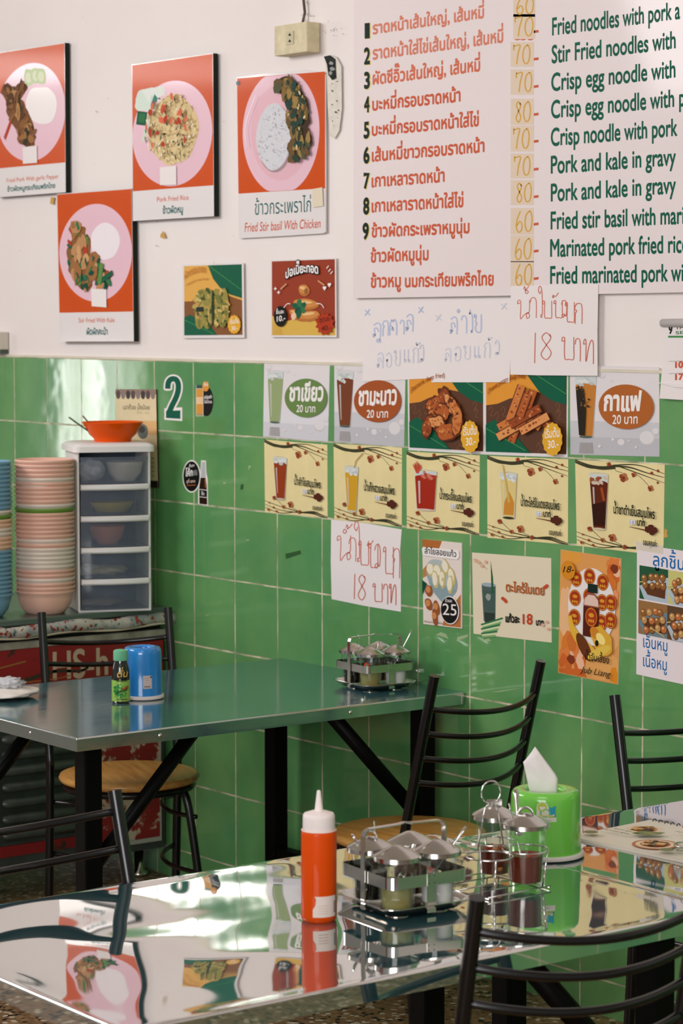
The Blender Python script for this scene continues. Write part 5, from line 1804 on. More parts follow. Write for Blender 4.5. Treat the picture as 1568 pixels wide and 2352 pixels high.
# drawer tower
TW = thing('drawer_tower', 'white plastic five-drawer tower with smoky drawer fronts on the worktop', 'drawer unit', (0.795, -0.1555, CZ), math.radians(-21))
HW, HD = 0.104, 0.096            # local x = depth (front at +), y = width
m = MB()
m.box(-HD, HD - 0.006, -HW, -HW + 0.006, 0.0, 0.45, M_ENAMEL).box(-HD, HD - 0.006, HW - 0.006, HW, 0, 0.45, M_ENAMEL).box(-HD, -HD + 0.005, -HW + 0.006, HW - 0.006, 0, 0.45, P(96, 108, 122, 0.4))
m.box(-HD, HD - 0.004, -HW, HW, 0.0, 0.006, M_ENAMEL)
m.build('frame', TW, bevel=0.0015)
m = MB()
lidp = []
for (zz, ins) in ((0.450, -0.012), (0.4655, -0.012), (0.4675, -0.010), (0.4715, -0.004), (0.4735, 0.0), (0.4755, 0.012)):
    ring = []
    for cxs, cys, a0 in ((1, 1, 0), (-1, 1, PI / 2), (-1, -1, PI), (1, -1, 1.5 * PI)):
        for i in range(6):
            an = a0 + i / 5 * PI / 2
            ring.append((cxs * (HD - ins - 0.02) + 0.02 * math.cos(an), cys * (HW - ins - 0.02) + 0.02 * math.sin(an), zz))
    lidp.append(ring)
vs = [p for rg_ in lidp for p in rg_]
k = len(lidp[0])
fs = [(i * k + j, i * k + (j + 1) % k, (i + 1) * k + (j + 1) % k, (i + 1) * k + j) for i in range(len(lidp) - 1) for j in range(k)]
fs += [tuple(range(k))[::-1], tuple((len(lidp) - 1) * k + j for j in range(k))]
m.add(vs, fs, M_ENAMEL, True)
m.build('lid', TW, auto=35)
M_SMOKE = P(112, 124, 140, 0.12, alpha=0.3, coat=0.5, name='smoky_plastic')


def bow(y, ext=0.0):
    return HD + ext + 0.016 * (1 - (y / HW) ** 2)


for k in range(5):
    z0, z1 = 0.008 + k * 0.0885, 0.008 + (k + 1) * 0.0885 - 0.002
    N = 14
    ys = [-HW + 0.008 + (2 * HW - 0.016) * i / N for i in range(N + 1)]
    m = MB()
    vs = []
    for y in ys:
        for e in (0.0, -0.0025):
            vs += [(bow(y, e) - 0.004, y, z0), (bow(y, e), y, z1 - 0.012)]
    fs = []
    for i in range(N):
        b, c = i * 4, (i + 1) * 4
        fs += [(b, c, c + 1, b + 1), (b + 2, b + 3, c + 3, c + 2), (b + 1, c + 1, c + 3, b + 3), (b, b + 2, c + 2, c)]
    m.add(vs, fs, M_SMOKE, True)
    m.box(-HD + 0.012, HD, -HW + 0.01, HW - 0.01, z0, z0 + 0.002, M_SMOKE)
    dr = m.build('drawer', TW, auto=40)
    m = MB()
    vs, fs = [], []
    prof = [(0.004, -0.016), (0.008, -0.012), (0.008, -0.003), (0.004, 0.0), (-0.006, 0.0), (-0.006, -0.016)]
    for y in ys:
        vs += [(bow(y, e), y, z1 + zz) for e, zz in prof]
    q = len(prof)
    for i in range(N):
        for j in range(q):
            fs.append((i * q + j, i * q + (j + 1) % q, (i + 1) * q + (j + 1) % q, (i + 1) * q + j))
    fs += [tuple(range(q))[::-1], tuple(N * q + j for j in range(q))]
    m.add(vs, fs, M_ENAMEL if k < 4 else P(120, 132, 142, 0.2, alpha=0.5), True)
    if k < 4:
        m.build('drawer_rim', dr, auto=40)


def in_tower(x, y, z):
    x -= 0.026
    c, s = math.cos(math.radians(-21)), math.sin(math.radians(-21))
    return (0.795 + x * c - y * s, -0.1555 + x * s + y * c, CZ + z)


def blob(mat, sx, sy, sz, seed, amp=0.35, freq=2.4, seg=28):
    bm = bmesh.new()
    bmesh.ops.create_uvsphere(bm, u_segments=seg, v_segments=seg // 2, radius=1)
    for v in bm.verts:
        p = v.co
        k = 1 + amp * noise.noise(Vector((p.x * freq + seed, p.y * freq, p.z * freq))) + amp * 0.4 * noise.noise(Vector((p.x * freq * 3 + seed, p.y * freq * 3, p.z * freq * 3)))
        v.co = Vector((p.x * sx * k, p.y * sy * k, max(-sz * 0.98, p.z * sz * k) + sz * 0.98))
    vs = [tuple(v.co) for v in bm.verts]
    fs = [[v.index for v in f.verts] for f in bm.faces]
    bm.free()
    return MB().add(vs, fs, mat, True)


M_FILM = P(222, 224, 226, 0.2, alpha=0.75, coat=0.4, name='thin_plastic_film')


def at(o, loc, rz=0):
    o.location = loc
    o.rotation_euler = (0, 0, rz)
    return o


zD = [0.0105 + k * 0.0885 for k in range(5)]
tag(at(blob(M_FILM, 0.04, 0.036, 0.03, 3.1).build('plastic_bag'), in_tower(0.06, -0.055, zD[4])), 'crumpled clear plastic bag in the top drawer', 'bag')
small = [(0.0, 0.003), (0.026, 0.003), (0.027, 0.0), (0.030, 0.0), (0.033, 0.008), (0.045, 0.022), (0.052, 0.048), (0.054, 0.055), (0.052, 0.0555), (0.043, 0.024), (0.03, 0.011), (0, 0.009)]
tag(at(MB().lathe(small, P(228, 222, 208, 0.3), 36).build('small_bowl'), in_tower(0.06, 0.042, zD[4])), 'white bowl in the top drawer of the tower', 'bowl')
tag(at(MB().lathe([(r * 0.95, z * 0.95) for r, z in small], P(214, 142, 116, 0.3), 36).build('small_bowl'), in_tower(0.065, -0.01, zD[2])), 'terracotta pink bowl in the middle drawer of the tower', 'bowl')
tag(at(MB().lathe([(0, 0.002), (0.04, 0.0), (0.05, 0.005), (0.058, 0.016), (0.066, 0.03), (0.064, 0.031), (0.05, 0.012), (0, 0.006)], P(198, 176, 70, 0.35), 40, sx=0.75).build('dish'), in_tower(0.055, 0.005, zD[3])), 'yellow oval dish in the second drawer of the tower', 'dish')
tag(at(blob(P(206, 196, 158, 0.4, alpha=0.9), 0.045, 0.062, 0.014, 9.4).build('food_packet'), in_tower(0.055, -0.01, zD[1])), 'lumpy cream packet in the fourth drawer of the tower', 'packet')
tag(at(blob(M_FILM, 0.03, 0.03, 0.016, 5.4).build('plastic_bag'), in_tower(0.06, -0.065, zD[1])), 'crumpled film beside the packet in the fourth drawer', 'bag')
tag(at(blob(P(150, 138, 120, 0.4, alpha=0.9), 0.04, 0.062, 0.012, 2.2).build('food_packet'), in_tower(0.055, -0.025, zD[0])), 'dim brownish packet in the bottom drawer of the tower', 'packet')

ob_ = thing('orange_bowl', 'bright orange flared bowl on top of the drawer tower', 'bowl', in_tower(0.04, 0.012, 0.4758))
M_ORB = P(226, 84, 6, 0.32, coat=0.25, sss=0.1)
MB().lathe([(0, 0.004), (0.046, 0.004), (0.047, 0.0), (0.052, 0.0), (0.053, 0.008), (0.066, 0.020), (0.076, 0.038), (0.084, 0.05), (0.0865, 0.0535), (0.085, 0.0555), (0.081, 0.052), (0.073, 0.038), (0.062, 0.021), (0.048, 0.012), (0, 0.010)], M_ORB, 56).build('bowl_body', ob_, auto=50)
for (dx, dy, ln) in ((-0.02, -0.02, 0.055), (0.0, -0.015, 0.03)):
    p0 = ob_.location + Vector((0.0 + dx, -0.02 + dy, 0.012))
    e = Vector((-0.01, -0.085, 0.058)) if ln > 0.04 else Vector((-0.005, -0.06, 0.062))
    m = MB().tube([p0, p0 + e], 0.0022, P(70, 76, 50, 0.4) if ln > 0.04 else P(120, 80, 50, 0.4), 8)
    tag(m.build('spoon'), 'dark green thin handle sticking out of the orange bowl' if ln > 0.04 else 'brown thin handle sticking out of the orange bowl', 'spoon')


# ------------------------------------------------------------------ steel tables
def top_mesh(w, l, h, mat, amp, seed, lip=0.03, r=0.0035, nx=70, ny=110, shape=None):
    """sheet-metal table top: slightly wavy face, rounded edge, skirt and underside; local origin at the centre"""
    def params(n, L):
        a = [0, 0.0006, 0.0015, 0.003, r]
        inner = [r + (L - 2 * r) * i / n for i in range(1, n)]
        return a + inner + [L - q for q in a[::-1]]
    xs, ys = params(nx, w), params(ny, l)

    def edge(d):
        return 0 if d >= r else r - math.sqrt(max(0, r * r - (r - d) ** 2))
    m = MB()
    vs, fs = [], []
    for y in ys:
        for x in xs:
            d = edge(min(x, w - x)) + edge(min(y, l - y))
            px, py = x - w / 2, y - l / 2
            q = min(1, min(x, w - x, y, l - y) / 0.03)
            wz = amp * q * (noise.noise(Vector((px * 3.2 + seed, py * 2.6, seed))) + 0.35 * noise.noise(Vector((px * 8 + seed, py * 7, 3 + seed))))
            if shape:
                wz += shape(px, py) * q
            vs.append((px, py, h - min(d, r) + wz))
    nxx = len(xs)
    for j in range(len(ys) - 1):
        for i in range(nxx - 1):
            fs.append((j * nxx + i, j * nxx + i + 1, (j + 1) * nxx + i + 1, (j + 1) * nxx + i))
    m.add(vs, fs, mat, True)
    x0, x1, y0, y1 = -w / 2, w / 2, -l / 2, l / 2
    zt, zb = h - r, h - lip
    v = [(x0, y0, zt), (x1, y0, zt), (x1, y1, zt), (x0, y1, zt), (x0, y0, zb), (x1, y0, zb), (x1, y1, zb), (x0, y1, zb)]
    m.add(v, [(0, 1, 5, 4), (1, 2, 6, 5), (2, 3, 7, 6), (3, 0, 4, 7), (4, 5, 6, 7)], mat)
    return m


def steel_table(label, x0, x1, y0, y1, h, mat, amp, seed, leg=0.045, inset=0.05, braces=(), rz=0.0, shape=None, group=None, legmat=None, bars=()):
    w, l = x1 - x0, y1 - y0
    t = thing('steel_table', label, 'table', ((x0 + x1) / 2, (y0 + y1) / 2, 0), rz, group)
    top_mesh(w, l, h, mat, amp, seed, shape=shape).build('tabletop', t)
    lm = legmat or M_BLACK2
    for sx in (-1, 1):
        for sy in (-1, 1):
            cx, cy = sx * (w / 2 - inset - leg / 2), sy * (l / 2 - inset - leg / 2)
            MB().box(cx - leg / 2, cx + leg / 2, cy - leg / 2, cy + leg / 2, 0, h - 0.0305, lm).build('leg', t, bevel=0.003)
    for sy in bars:
        cy = sy * (l / 2 - inset - leg / 2)
        MB().box(-w / 2 + inset + leg, w / 2 - inset - leg, cy - 0.018, cy + 0.018, 0.15, 0.205, lm).build('stretcher', t, bevel=0.002)
    for (sx, sy) in braces:
        cx, cy = sx * (w / 2 - inset - leg / 2), sy * (l / 2 - inset - leg / 2 - 0.02)
        d = Vector((0, -sy * 0.24, 0.24)).normalized()
        p0, p1 = Vector((cx, cy, h - 0.30)), Vector((cx, cy - sy * 0.26, h - 0.032))
        MB().tube([p0, p1], 0.019, lm, 4).build('brace', t)
    return t


TH = 0.695
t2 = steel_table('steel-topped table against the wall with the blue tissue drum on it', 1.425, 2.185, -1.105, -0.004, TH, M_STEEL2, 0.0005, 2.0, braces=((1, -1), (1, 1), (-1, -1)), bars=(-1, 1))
m = MB()
for (x, y, ax) in ((0.3805, -0.335, 0), (0.18, -0.551, 1), (0.3805, 0.2, 0)):
    if ax == 0:
        m.lathe([(0, 0.003), (0.003, 0.002), (0.005, 0)], M_CHROME, 12)
        k = 12 * 3
        m.v[-k:] = [(x + z, y + px, TH - 0.016 + py) for px, py, z in m.v[-k:]]
    else:
        m.lathe([(0, 0.003), (0.003, 0.002), (0.005, 0)], M_CHROME, 12)
        k = 12 * 3
        m.v[-k:] = [(x + px, y - z, TH - 0.016 + py) for px, py, z in m.v[-k:]]
    m.build('rivet', t2)
    m = MB()


def wave_near(px, py):
    # pressed steel: shallow dish with a ridge where the sheet is folded
    return 0.0015 * math.sin(px * 7.5 + 0.6) * math.cos(py * 4.1 + 0.4) + 0.0006 * math.sin(py * 11 + px * 3)


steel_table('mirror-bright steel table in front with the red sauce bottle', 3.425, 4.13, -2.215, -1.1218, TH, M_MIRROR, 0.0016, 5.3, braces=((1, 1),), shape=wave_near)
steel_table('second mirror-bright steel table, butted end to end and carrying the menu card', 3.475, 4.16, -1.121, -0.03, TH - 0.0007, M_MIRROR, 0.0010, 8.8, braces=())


# ------------------------------------------------------------------ chairs
def make_chair(label):
    t = thing('metal_chair', label, 'chair', (0, 0, 0), 0, 'black metal chairs with round wooden seats')
    prof = [(0, 0.418), (0.168, 0.418), (0.177, 0.422), (0.181, 0.430), (0.178, 0.437), (0.170, 0.440), (0.0, 0.4405)]
    MB().lathe(prof, M_WOOD, 56).build('seat', t, auto=50)
    MB().tube([(0.163 * math.cos(k * PI / 24), 0.163 * math.sin(k * PI / 24), 0.408) for k in range(48)], 0.0095, M_BLACK, 10, True).build('seat_rim', t)
    for s in (-1, 1):
        pts = [(-0.205, s * 0.172, 0.0), (-0.176, s * 0.172, 0.30), (-0.168, s * 0.172, 0.42), (-0.178, s * 0.172, 0.50), (-0.262, s * 0.172, 0.83)]
        pts = smooth_path(pts, 8)
        rr = [0.0115] * len(pts)
        m = MB().tube(pts, rr, M_BLACK, 16)
        p, q = pts[-2], pts[-1]
        m.build('back_post', t, auto=60)
        MB().tube(smooth_path([(0.09, s * 0.105, 0.405), (0.125, s * 0.125, 0.36), (0.175, s * 0.16, 0.0)], 6), 0.0105, M_BLACK, 14).build('leg', t, auto=60)
    for i in range(4):
        z = 0.83 - 0.075 - i * 0.056
        xb = -0.178 - 0.084 * (z - 0.5) / 0.33
        pts = []
        for k in range(25):
            y = -0.172 + 0.344 * k / 24
            q = 1 - (y / 0.172) ** 2
            pts.append((xb - 0.05 * q, y, z - 0.016 * q))
        MB().tube(pts, 0.0066, M_BLACK, 12).build('slat', t)
    for z, rr in ((0.34, 0.15), (0.2, 0.175)):
        for s in (-1, 1):
            pts = [(-0.19 + 0.02 * (z - 0.2) / 0.14, s * 0.165, z)] + [(x, s * (0.172 - 0.07 * (1 - ((x - 0.0) / 0.19) ** 2)) * (0.93), z) for x in (-0.12, -0.05, 0.02, 0.08)] + [(0.135 + 0.025 * (0.34 - z) / 0.14, s * 0.142, z)]
            MB().tube(smooth_path(pts, 4), 0.006, M_BLACK, 10).build('stretcher', t)
    return t


CH_G = 'black metal chairs with round wooden seats'
chE = make_chair('black slat-back chair with round wooden seat between cooler and far table')
chE.location, chE.rotation_euler = (1.425, -0.49, 0), (0, 0, math.radians(-19))
chB = dup(chE, (2.368, -0.335, 0), math.radians(186), 'black slat-back chair turned away, between the two steel tables by the wall', CH_G)
dup(chE, (3.385, -0.262, 0), math.radians(-15), 'black slat-back chair by the wall, cut by the right edge behind the menu card', CH_G)
chA = dup(chE, (3.612, -1.878, 0), math.radians(5), 'black slat-back chair at the left edge behind the front table', CH_G)
chD = dup(chE, (4.075, -1.51, 0), math.radians(164), 'black slat-back chair nearest the camera, bottom right', CH_G)
# the chairs are not all welded alike: slat heights and seat heights differ a little
for ch, d0, dk in ((chA, 0.042, -0.004), (chD, 0.027, 0.003)):
    for i, sl in enumerate([c for c in ch.children if c.name.startswith('slat')]):
        q = d0 + dk * i
        sl.location = (-0.2545 * q, 0, q)
for c in chB.children:
    if c.name.startswith('seat'):
        c.location = (-0.012, 0, -0.013)


# ================================================================== things on the tables
TT = TH + 0.0006


def place(o, x, y, z=TT, rz=0.0):
    o.location = (x, y, z)
    o.rotation_euler = (0, 0, rz)
    return o


# red sauce squeeze bottle
sq = thing('squeeze_bottle', 'orange-red plastic sauce bottle with white nozzle cap on the front table', 'sauce bottle', (3.812, -1.664, TT), math.radians(-33))
M_SAUCE = P(220, 76, 10, 0.32, coat=0.12, sss=0.1, name='sauce_red_plastic')
MB().lathe([(0, 0.002), (0.02, 0.0015), (0.0235, 0.0), (0.0262, 0.003), (0.027, 0.008), (0.027, 0.134), (0.0262, 0.1385), (0.0245, 0.140), (0.0, 0.140)], M_SAUCE, 48).build('bottle_body', sq, auto=50)
cp = MB().lathe([(0, 0.139), (0.0243, 0.139), (0.0247, 0.141), (0.0245, 0.158), (0.0242, 0.1615), (0.0225, 0.1645), (0.012, 0.168), (0.0065, 0.1685), (0.0058, 0.174), (0.0028, 0.1985), (0.002, 0.1995), (0, 0.1995)], P(238, 226, 222, 0.35, sss=0.1), 40).build('cap', sq, auto=35)
m = MB()
m.tube([(0.026 * math.cos(k * PI / 20), 0.026 * math.sin(k * PI / 20), 0.1392 + (0.0025 if 16 < k < 21 else 0)) for k in range(40)], 0.001, P(236, 220, 210, 0.4), 6, True)
m.build('seal_ring', sq)


def on_cyl(R, off=0.0, z0=0.0):
    return lambda x, y, d: ((R + d) * math.cos(off + x / R), (R + d) * math.sin(off + x / R), z0 + y)


LBL = 0.0
a = Art(0.0002, on_cyl(0.027, LBL, 0.008), True)
a.grid(-0.0112, 0.0285, 0.002, 0.034, 16, 2, P(234, 216, 206, 0.5))
a.build('label', sq)
a = Art(0.0004, on_cyl(0.027, LBL, 0.008), True)
for k in range(7):
    a.rect(0.0235, 0.008 + k * 0.0026, 0.0272, 0.0095 + k * 0.0026, P(60, 50, 46, 0.5))
a.poly([(-0.0113, 0.014), (-0.0075, 0.02), (-0.006, 0.03), (-0.0085, 0.0342), (-0.0113, 0.0342)], M_SAUCE)
for k in range(4):
    a.line([(-0.003, 0.008 + k * 0.004), (0.0, 0.008 + k * 0.004), (0.006, 0.008 + k * 0.004), (0.012, 0.008 + k * 0.004)], 0.0006, P(206, 180, 170, 0.5))
a.build('label_print', sq)


# glass condiment jars
def jar_parts(root, liquid, level, chili=None, sticker=False, r0=0.0255, r1=0.0322, h=0.083, lidded=True, lid_h=0.0, bits=None):
    th = 0.0022
    MB().lathe([(0, 0.0), (r0 - 0.002, 0.0), (r0, 0.002), (r1, h - 0.003), (r1 + 0.0006, h), (r1 - th, h), (r0 - th + 0.0002, 0.006), (0, 0.006)], M_GLASS, 40).build('glass', root, auto=40)
    if liquid:
        ra = r0 - th - 0.0003
        rb = ra + (r1 - r0) * level / h
        top = [(rb, 0.0065 + level), (rb * 0.5, 0.0065 + level), (0, 0.0065 + level)]
        if liquid[1] == 'heap':
            top = [(rb, 0.0065 + level), (rb * 0.7, 0.0065 + level + 0.006), (rb * 0.3, 0.0065 + level + 0.009), (0, 0.0065 + level + 0.009)]
        MB().lathe([(0, 0.0065), (ra, 0.0065)] + top, liquid[0], 36).build('contents', root, auto=50)
    for k, (x, y, z, rx, rz_, mat, an) in enumerate(bits or ()):
        m = blob(mat, rx, rx * 0.8, rz_, 3.0 + k, 0.12, 1.6, 14)
        o = m.build('pickled_chili', root)
        o.location = (x, y, z)
        o.rotation_euler = (0.3 * an, 0, an)
    if lidded:
        lz = h + 0.0003
        l_ = MB().lathe([(r1 - 0.004, lz + 0.001), (r1 + 0.004, lz - 0.004), (r1 + 0.0046, lz - 0.004), (r1 + 0.0048, lz + 0.003), (r1 + 0.003, lz + 0.0045), (r1 * 0.62, lz + 0.0125), (r1 * 0.2, lz + 0.0185), (0, lz + 0.0192)], M_LID, 40).build('lid', root, auto=50)
        if lid_h:
            pts = [(0.012 * math.cos(q), 0, lz + 0.0165 + 0.011 * math.sin(q)) for q in [PI * k / 12 for k in range(13)]]
            m = MB().tube(smooth_path(pts, 2), 0.0034, M_LID, 8, flat=0.35)
            hd = m.build('lid_handle', l_)
            hd.rotation_euler = (0, 0, lid_h)
    if sticker:
        a = Art(0.0003, on_cyl(r0 + (r1 - r0) * 0.72, sticker, 0.058), True)
        a.ring(0, 0, 0.0065, 0.0085, 0.0036, P(206, 66, 40, 0.4))
        a.build('sticker', root)


def spoon(label, p_low, p_high, group='condiment spoons', w=0.0052):
    a_, b_ = Vector(p_low), Vector(p_high)
    t = (b_ - a_)
    pts = [a_ + t * k / 10 for k in range(11)]
    m = MB()
    rr = [0.0075, 0.0068, 0.004, 0.0024, 0.0024, 0.0026, 0.003, 0.0036, 0.0044, w, w * 0.55]
    m.tube(pts, rr, M_CHROME, 10, flat=0.3)
    return tag(m.build('spoon'), label, 'spoon', group)


M_SOY = P(16, 12, 10, 0.1, name='soy_sauce')
M_VINEGAR = P(168, 160, 96, 0.2, alpha=0.7, name='vinegar')
M_SUGAR = P(236, 230, 226, 0.8, vary=0.04, scale=300, name='sugar')
M_FLAKES = P(96, 56, 36, 0.8, vary=0.4, scale=200, name='chili_flakes')
M_CHILI = P(190, 66, 40, 0.3, name='chili')
M_FISH = P(104, 36, 16, 0.2, alpha=0.93, name='fish_sauce')


def caddy(x, y, rz, where, jars, spoons):
    t = thing('condiment_caddy', 'steel condiment caddy with tall flat handle on ' + where, 'caddy', (x, y, TT), rz, 'condiment caddies')
    m = MB()

    def ringpts(w, z, r=0.022, n=5):
        out = []
        for cxs, cys, a0 in ((1, 1, 0), (-1, 1, PI / 2), (-1, -1, PI), (1, -1, 1.5 * PI)):
            for i in range(n + 1):
                an = a0 + i / n * PI / 2
                out.append((cxs * (w - r) + r * math.cos(an), cys * (w - r) + r * math.sin(an), z))
        return out
    rings = [ringpts(0.05, 0.004), ringpts(0.062, 0.0045), ringpts(0.070, 0.009), ringpts(0.077, 0.0165), ringpts(0.081, 0.0175), ringpts(0.0812, 0.0165), ringpts(0.0765, 0.0125), ringpts(0.066, 0.0035), ringpts(0.05, 0.003)]
    k = len(rings[0])
    vs = [p for q in rings for p in q]
    fs = [(i * k + j, i * k + (j + 1) % k, (i + 1) * k + (j + 1) % k, (i + 1) * k + j) for i in range(len(rings) - 1) for j in range(k)]
    fs += [tuple(range(k))[::-1], tuple((len(rings) - 1) * k + j for j in range(k))]
    m.add(vs, fs, M_CHROME, True)
    m.build('tray', t, auto=50)
    for sx in (-1, 1):
        for sy in (-1, 1):
            MB().lathe([(0, 0), (0.016, 0), (0.021, 0.004), (0.0, 0.004)], M_CHROME, 20, (sx * 0.036, sy * 0.036, -0.0006)).build('tray_foot', t)
    m = MB()
    m.strip(ringpts(0.0725, 0.046, 0.014, 6), 0.0185, 0.0011, M_CHROME)
    m.build('guard_band', t)
    # flat handle across the caddy
    yy = 0.0755
    prof = [(-yy, 0.004), (-yy, 0.05), (-yy, 0.118), (-yy + 0.003, 0.1245), (-yy + 0.010, 0.128), (-0.012, 0.1295), (0.0, 0.1315), (0.012, 0.1295), (yy - 0.010, 0.128), (yy - 0.003, 0.1245), (yy, 0.118), (yy, 0.05), (yy, 0.004)]
    m = MB()
    vs, fs = [], []
    n = len(prof)
    for i, (py, pz) in enumerate(prof):
        hw = 0.0058 if i != 6 else 0.0035
        a_, b_ = Vector(prof[max(0, i - 1)]), Vector(prof[min(n - 1, i + 1)])
        d = (b_ - a_).normalized()
        ny, nz = -d.y * 0.0011, d.x * 0.0011
        vs += [(-hw, py + ny, pz + nz), (hw, py + ny, pz + nz), (hw, py - ny, pz - nz), (-hw, py - ny, pz - nz)]
    for i in range(n - 1):
        for j in range(4):
            fs.append((i * 4 + j, i * 4 + (j + 1) % 4, (i + 1) * 4 + (j + 1) % 4, (i + 1) * 4 + j))
    fs += [(0, 1, 2, 3), tuple((n - 1) * 4 + j for j in (3, 2, 1, 0))]
    m.add(vs, fs, M_CHROME)
    m.build('handle', t, bevel=0.0004)
    m = MB().box(0.0727, 0.0738, -0.006, 0.010, 0.004, 0.0645, M_CHROME)
    m.build('bracket', t)
    m = MB()
    for yy_, zz_ in ((-0.003, 0.05), (-0.003, 0.061), (0.007, 0.05), (0.007, 0.061)):
        m = MB().lathe([(0.0, 0.0012), (0.0009, 0.0008), (0.0012, 0)], P(60, 60, 60, 0.4), 8)
        m.v = [(0.0738 + z_, yy_ + x_, zz_ + y_) for x_, y_, z_ in m.v]
        m.build('rivet', t)
    c, s = math.cos(rz), math.sin(rz)

    def tw(px, py, pz):
        return (x + px * c - py * s, y + px * s + py * c, TT + pz)
    for (px, py, lab, kw) in jars:
        j = thing('condiment_jar', lab, 'jar', tw(px, py, 0.0048), rz, 'lidded jars in the caddies')
        jar_parts(j, **kw)
    for lab, p, q in spoons:
        spoon(lab, tw(*p), tw(*q))


J = 0.0375
REDBIT = [(0.008, 0.004, 0.0068, 0.010, 0.006, M_CHILI, 0.4), (0.013, -0.004, 0.0066, 0.006, 0.004, P(206, 96, 50, 0.3), 1.4)]
caddy(3.8185, -1.504, math.radians(-5), 'the front table',
      [(J, -J, 'glass jar of greenish vinegar with a red chili slice in the front caddy', dict(liquid=(M_VINEGAR, ''), level=0.040, bits=REDBIT)),
       (-J, -J, 'glass jar of black soy sauce in the front caddy, lid with a loop', dict(liquid=(M_SOY, ''), level=0.043, lid_h=0.4)),
       (J, J, 'glass jar of white sugar in the front caddy', dict(liquid=(M_SUGAR, 'heap'), level=0.034)),
       (-J, J, 'glass jar of dark chili flakes at the back of the front caddy', dict(liquid=(M_FLAKES, 'heap'), level=0.036))],
      [('steel spoon leaning over the soy jar at the left of the front caddy', (-J - 0.008, -J + 0.005, 0.055), (-0.046, -J - 0.028, 0.112)),
       ('steel spoon rising behind the vinegar jar of the front caddy', (-0.030, -0.030, 0.08), (-0.048, -0.024, 0.128)),
       ('steel spoon between vinegar and sugar jars of the front caddy', (0.03, -0.026, 0.052), (0.026, 0.004, 0.105)),
       ('steel spoon standing in the sugar, tilted right in the front caddy', (J - 0.006, J - 0.012, 0.044), (J + 0.002, J + 0.052, 0.122))])
caddy(1.9875, -0.128, math.radians(-5), 'the far table',
      [(J, -J, 'glass jar with red ring sticker and chili bits in the far caddy', dict(liquid=(M_VINEGAR, ''), level=0.034, sticker=-0.9, bits=[(0.008, 0.006, 0.0068, 0.012, 0.008, M_CHILI, 0.4), (0.002, -0.010, 0.0066, 0.007, 0.004, P(214, 100, 40, 0.3), 1.4)])),
       (-J, -J, 'glass jar of black sauce in the far caddy', dict(liquid=(M_SOY, ''), level=0.05)),
       (J, J, 'glass jar of white sugar in the far caddy', dict(liquid=(M_SUGAR, 'heap'), level=0.030)),
       (-J, J, 'glass jar of chili flakes hidden at the back of the far caddy', dict(liquid=(M_FLAKES, 'heap'), level=0.036))],
      [('steel spoon upright in the black sauce of the far caddy', (-0.012, -J + 0.006, 0.05), (-0.016, -J + 0.002, 0.108)),
       ('steel spoon in the chili jar of the far caddy', (J + 0.004, -J + 0.006, 0.05), (J - 0.012, -J + 0.034, 0.118)),
       ('long steel spoon leaning right out of the far caddy sugar', (J - 0.006, J - 0.008, 0.046), (J + 0.008, J + 0.042, 0.142)),
       ('thin dark spoon at the back of the far caddy', (-J, J - 0.02, 0.06), (-J - 0.02, J - 0.05, 0.125))])

# wire rack with two tall jars
WX, WY = 3.802, -1.312
rk = thing('wire_rack', 'chrome wire jar rack with a ring handle on the front table', 'rack', (WX, WY, TT), math.radians(2))
HWK = 0.0395
cells = [(HWK, -HWK), (-HWK, -HWK), (HWK, HWK), (-HWK, HWK)]
RZ = 0.062
for cx, cy in cells:
    MB().tube([(cx + 0.037 * math.cos(k * PI / 18), cy + 0.037 * math.sin(k * PI / 18), RZ) for k in range(36)], 0.0014, M_WIRE, 8, True).build('ring', rk)
rr = 0.0014
for y in (-0.066, 0.066):
    MB().tube([(-0.068, y, rr), (0.068, y, rr)], rr, M_WIRE, 8).build('base_wire', rk)
for x in (-0.068, 0.0, 0.068):
    MB().tube([(x, -0.068, rr * 2.8), (x, 0.068, rr * 2.8)], rr, M_WIRE, 8).build('base_wire', rk)
for cx, cy in cells:
    sx, sy = (1 if cx > 0 else -1), (1 if cy > 0 else -1)
    for (ax, ay) in ((0.9, 0.45), (0.45, 0.9)):
        MB().tube([(cx + sx * 0.0372 * ax, cy + sy * 0.0372 * ay, RZ), (sx * (HWK + 0.036 * ax * 0.8), sy * (HWK + 0.036 * ay * 0.8), rr * 2)], rr, M_WIRE, 8).build('upright', rk)
dv = Vector((0.35, 0.94, 0)).normalized()
hp = []
for q in range(25):
    an = -PI / 2 + 0.25 + (2 * PI - 0.5) * q / 24
    hp.append(Vector((0, 0, 0.1535)) + dv * 0.0165 * math.cos(an) + Vector((0, 0, 0.0185 * math.sin(an))))
L1 = [dv * -0.023 + Vector((0, 0, RZ)), dv * -0.011 + Vector((0, 0, 0.127)), dv * -0.007 + Vector((0, 0, 0.1325)), dv * 0.003 + Vector((0, 0, 0.135))]
L2 = [dv * 0.023 + Vector((0, 0, RZ)), dv * 0.011 + Vector((0, 0, 0.127)), dv * 0.007 + Vector((0, 0, 0.1325)), dv * -0.003 + Vector((0, 0, 0.135))]
MB().tube(L1 + hp[::-1][::1] + L2[::-1], 0.0014, M_WIRE, 8).build('handle', rk)
bits = [(0.006, -0.012, 0.014, 0.009, 0.007, P(206, 138, 70, 0.3), 0.3), (0.016, 0.004, 0.010, 0.008, 0.006, P(196, 128, 62, 0.3), 0.9), (0.012, 0.012, 0.02, 0.007, 0.006, P(180, 60, 40, 0.3), 1.5), (0.0, -0.014, 0.0075, 0.012, 0.004, P(206, 150, 84, 0.3), 2.2)]
j1 = thing('condiment_jar', 'tall lidded jar with garlic cloves in fish sauce, back of the wire rack', 'jar', (3.764, -1.272, TT + 0.0055), math.radians(-30), 'lidded jars in the wire rack')
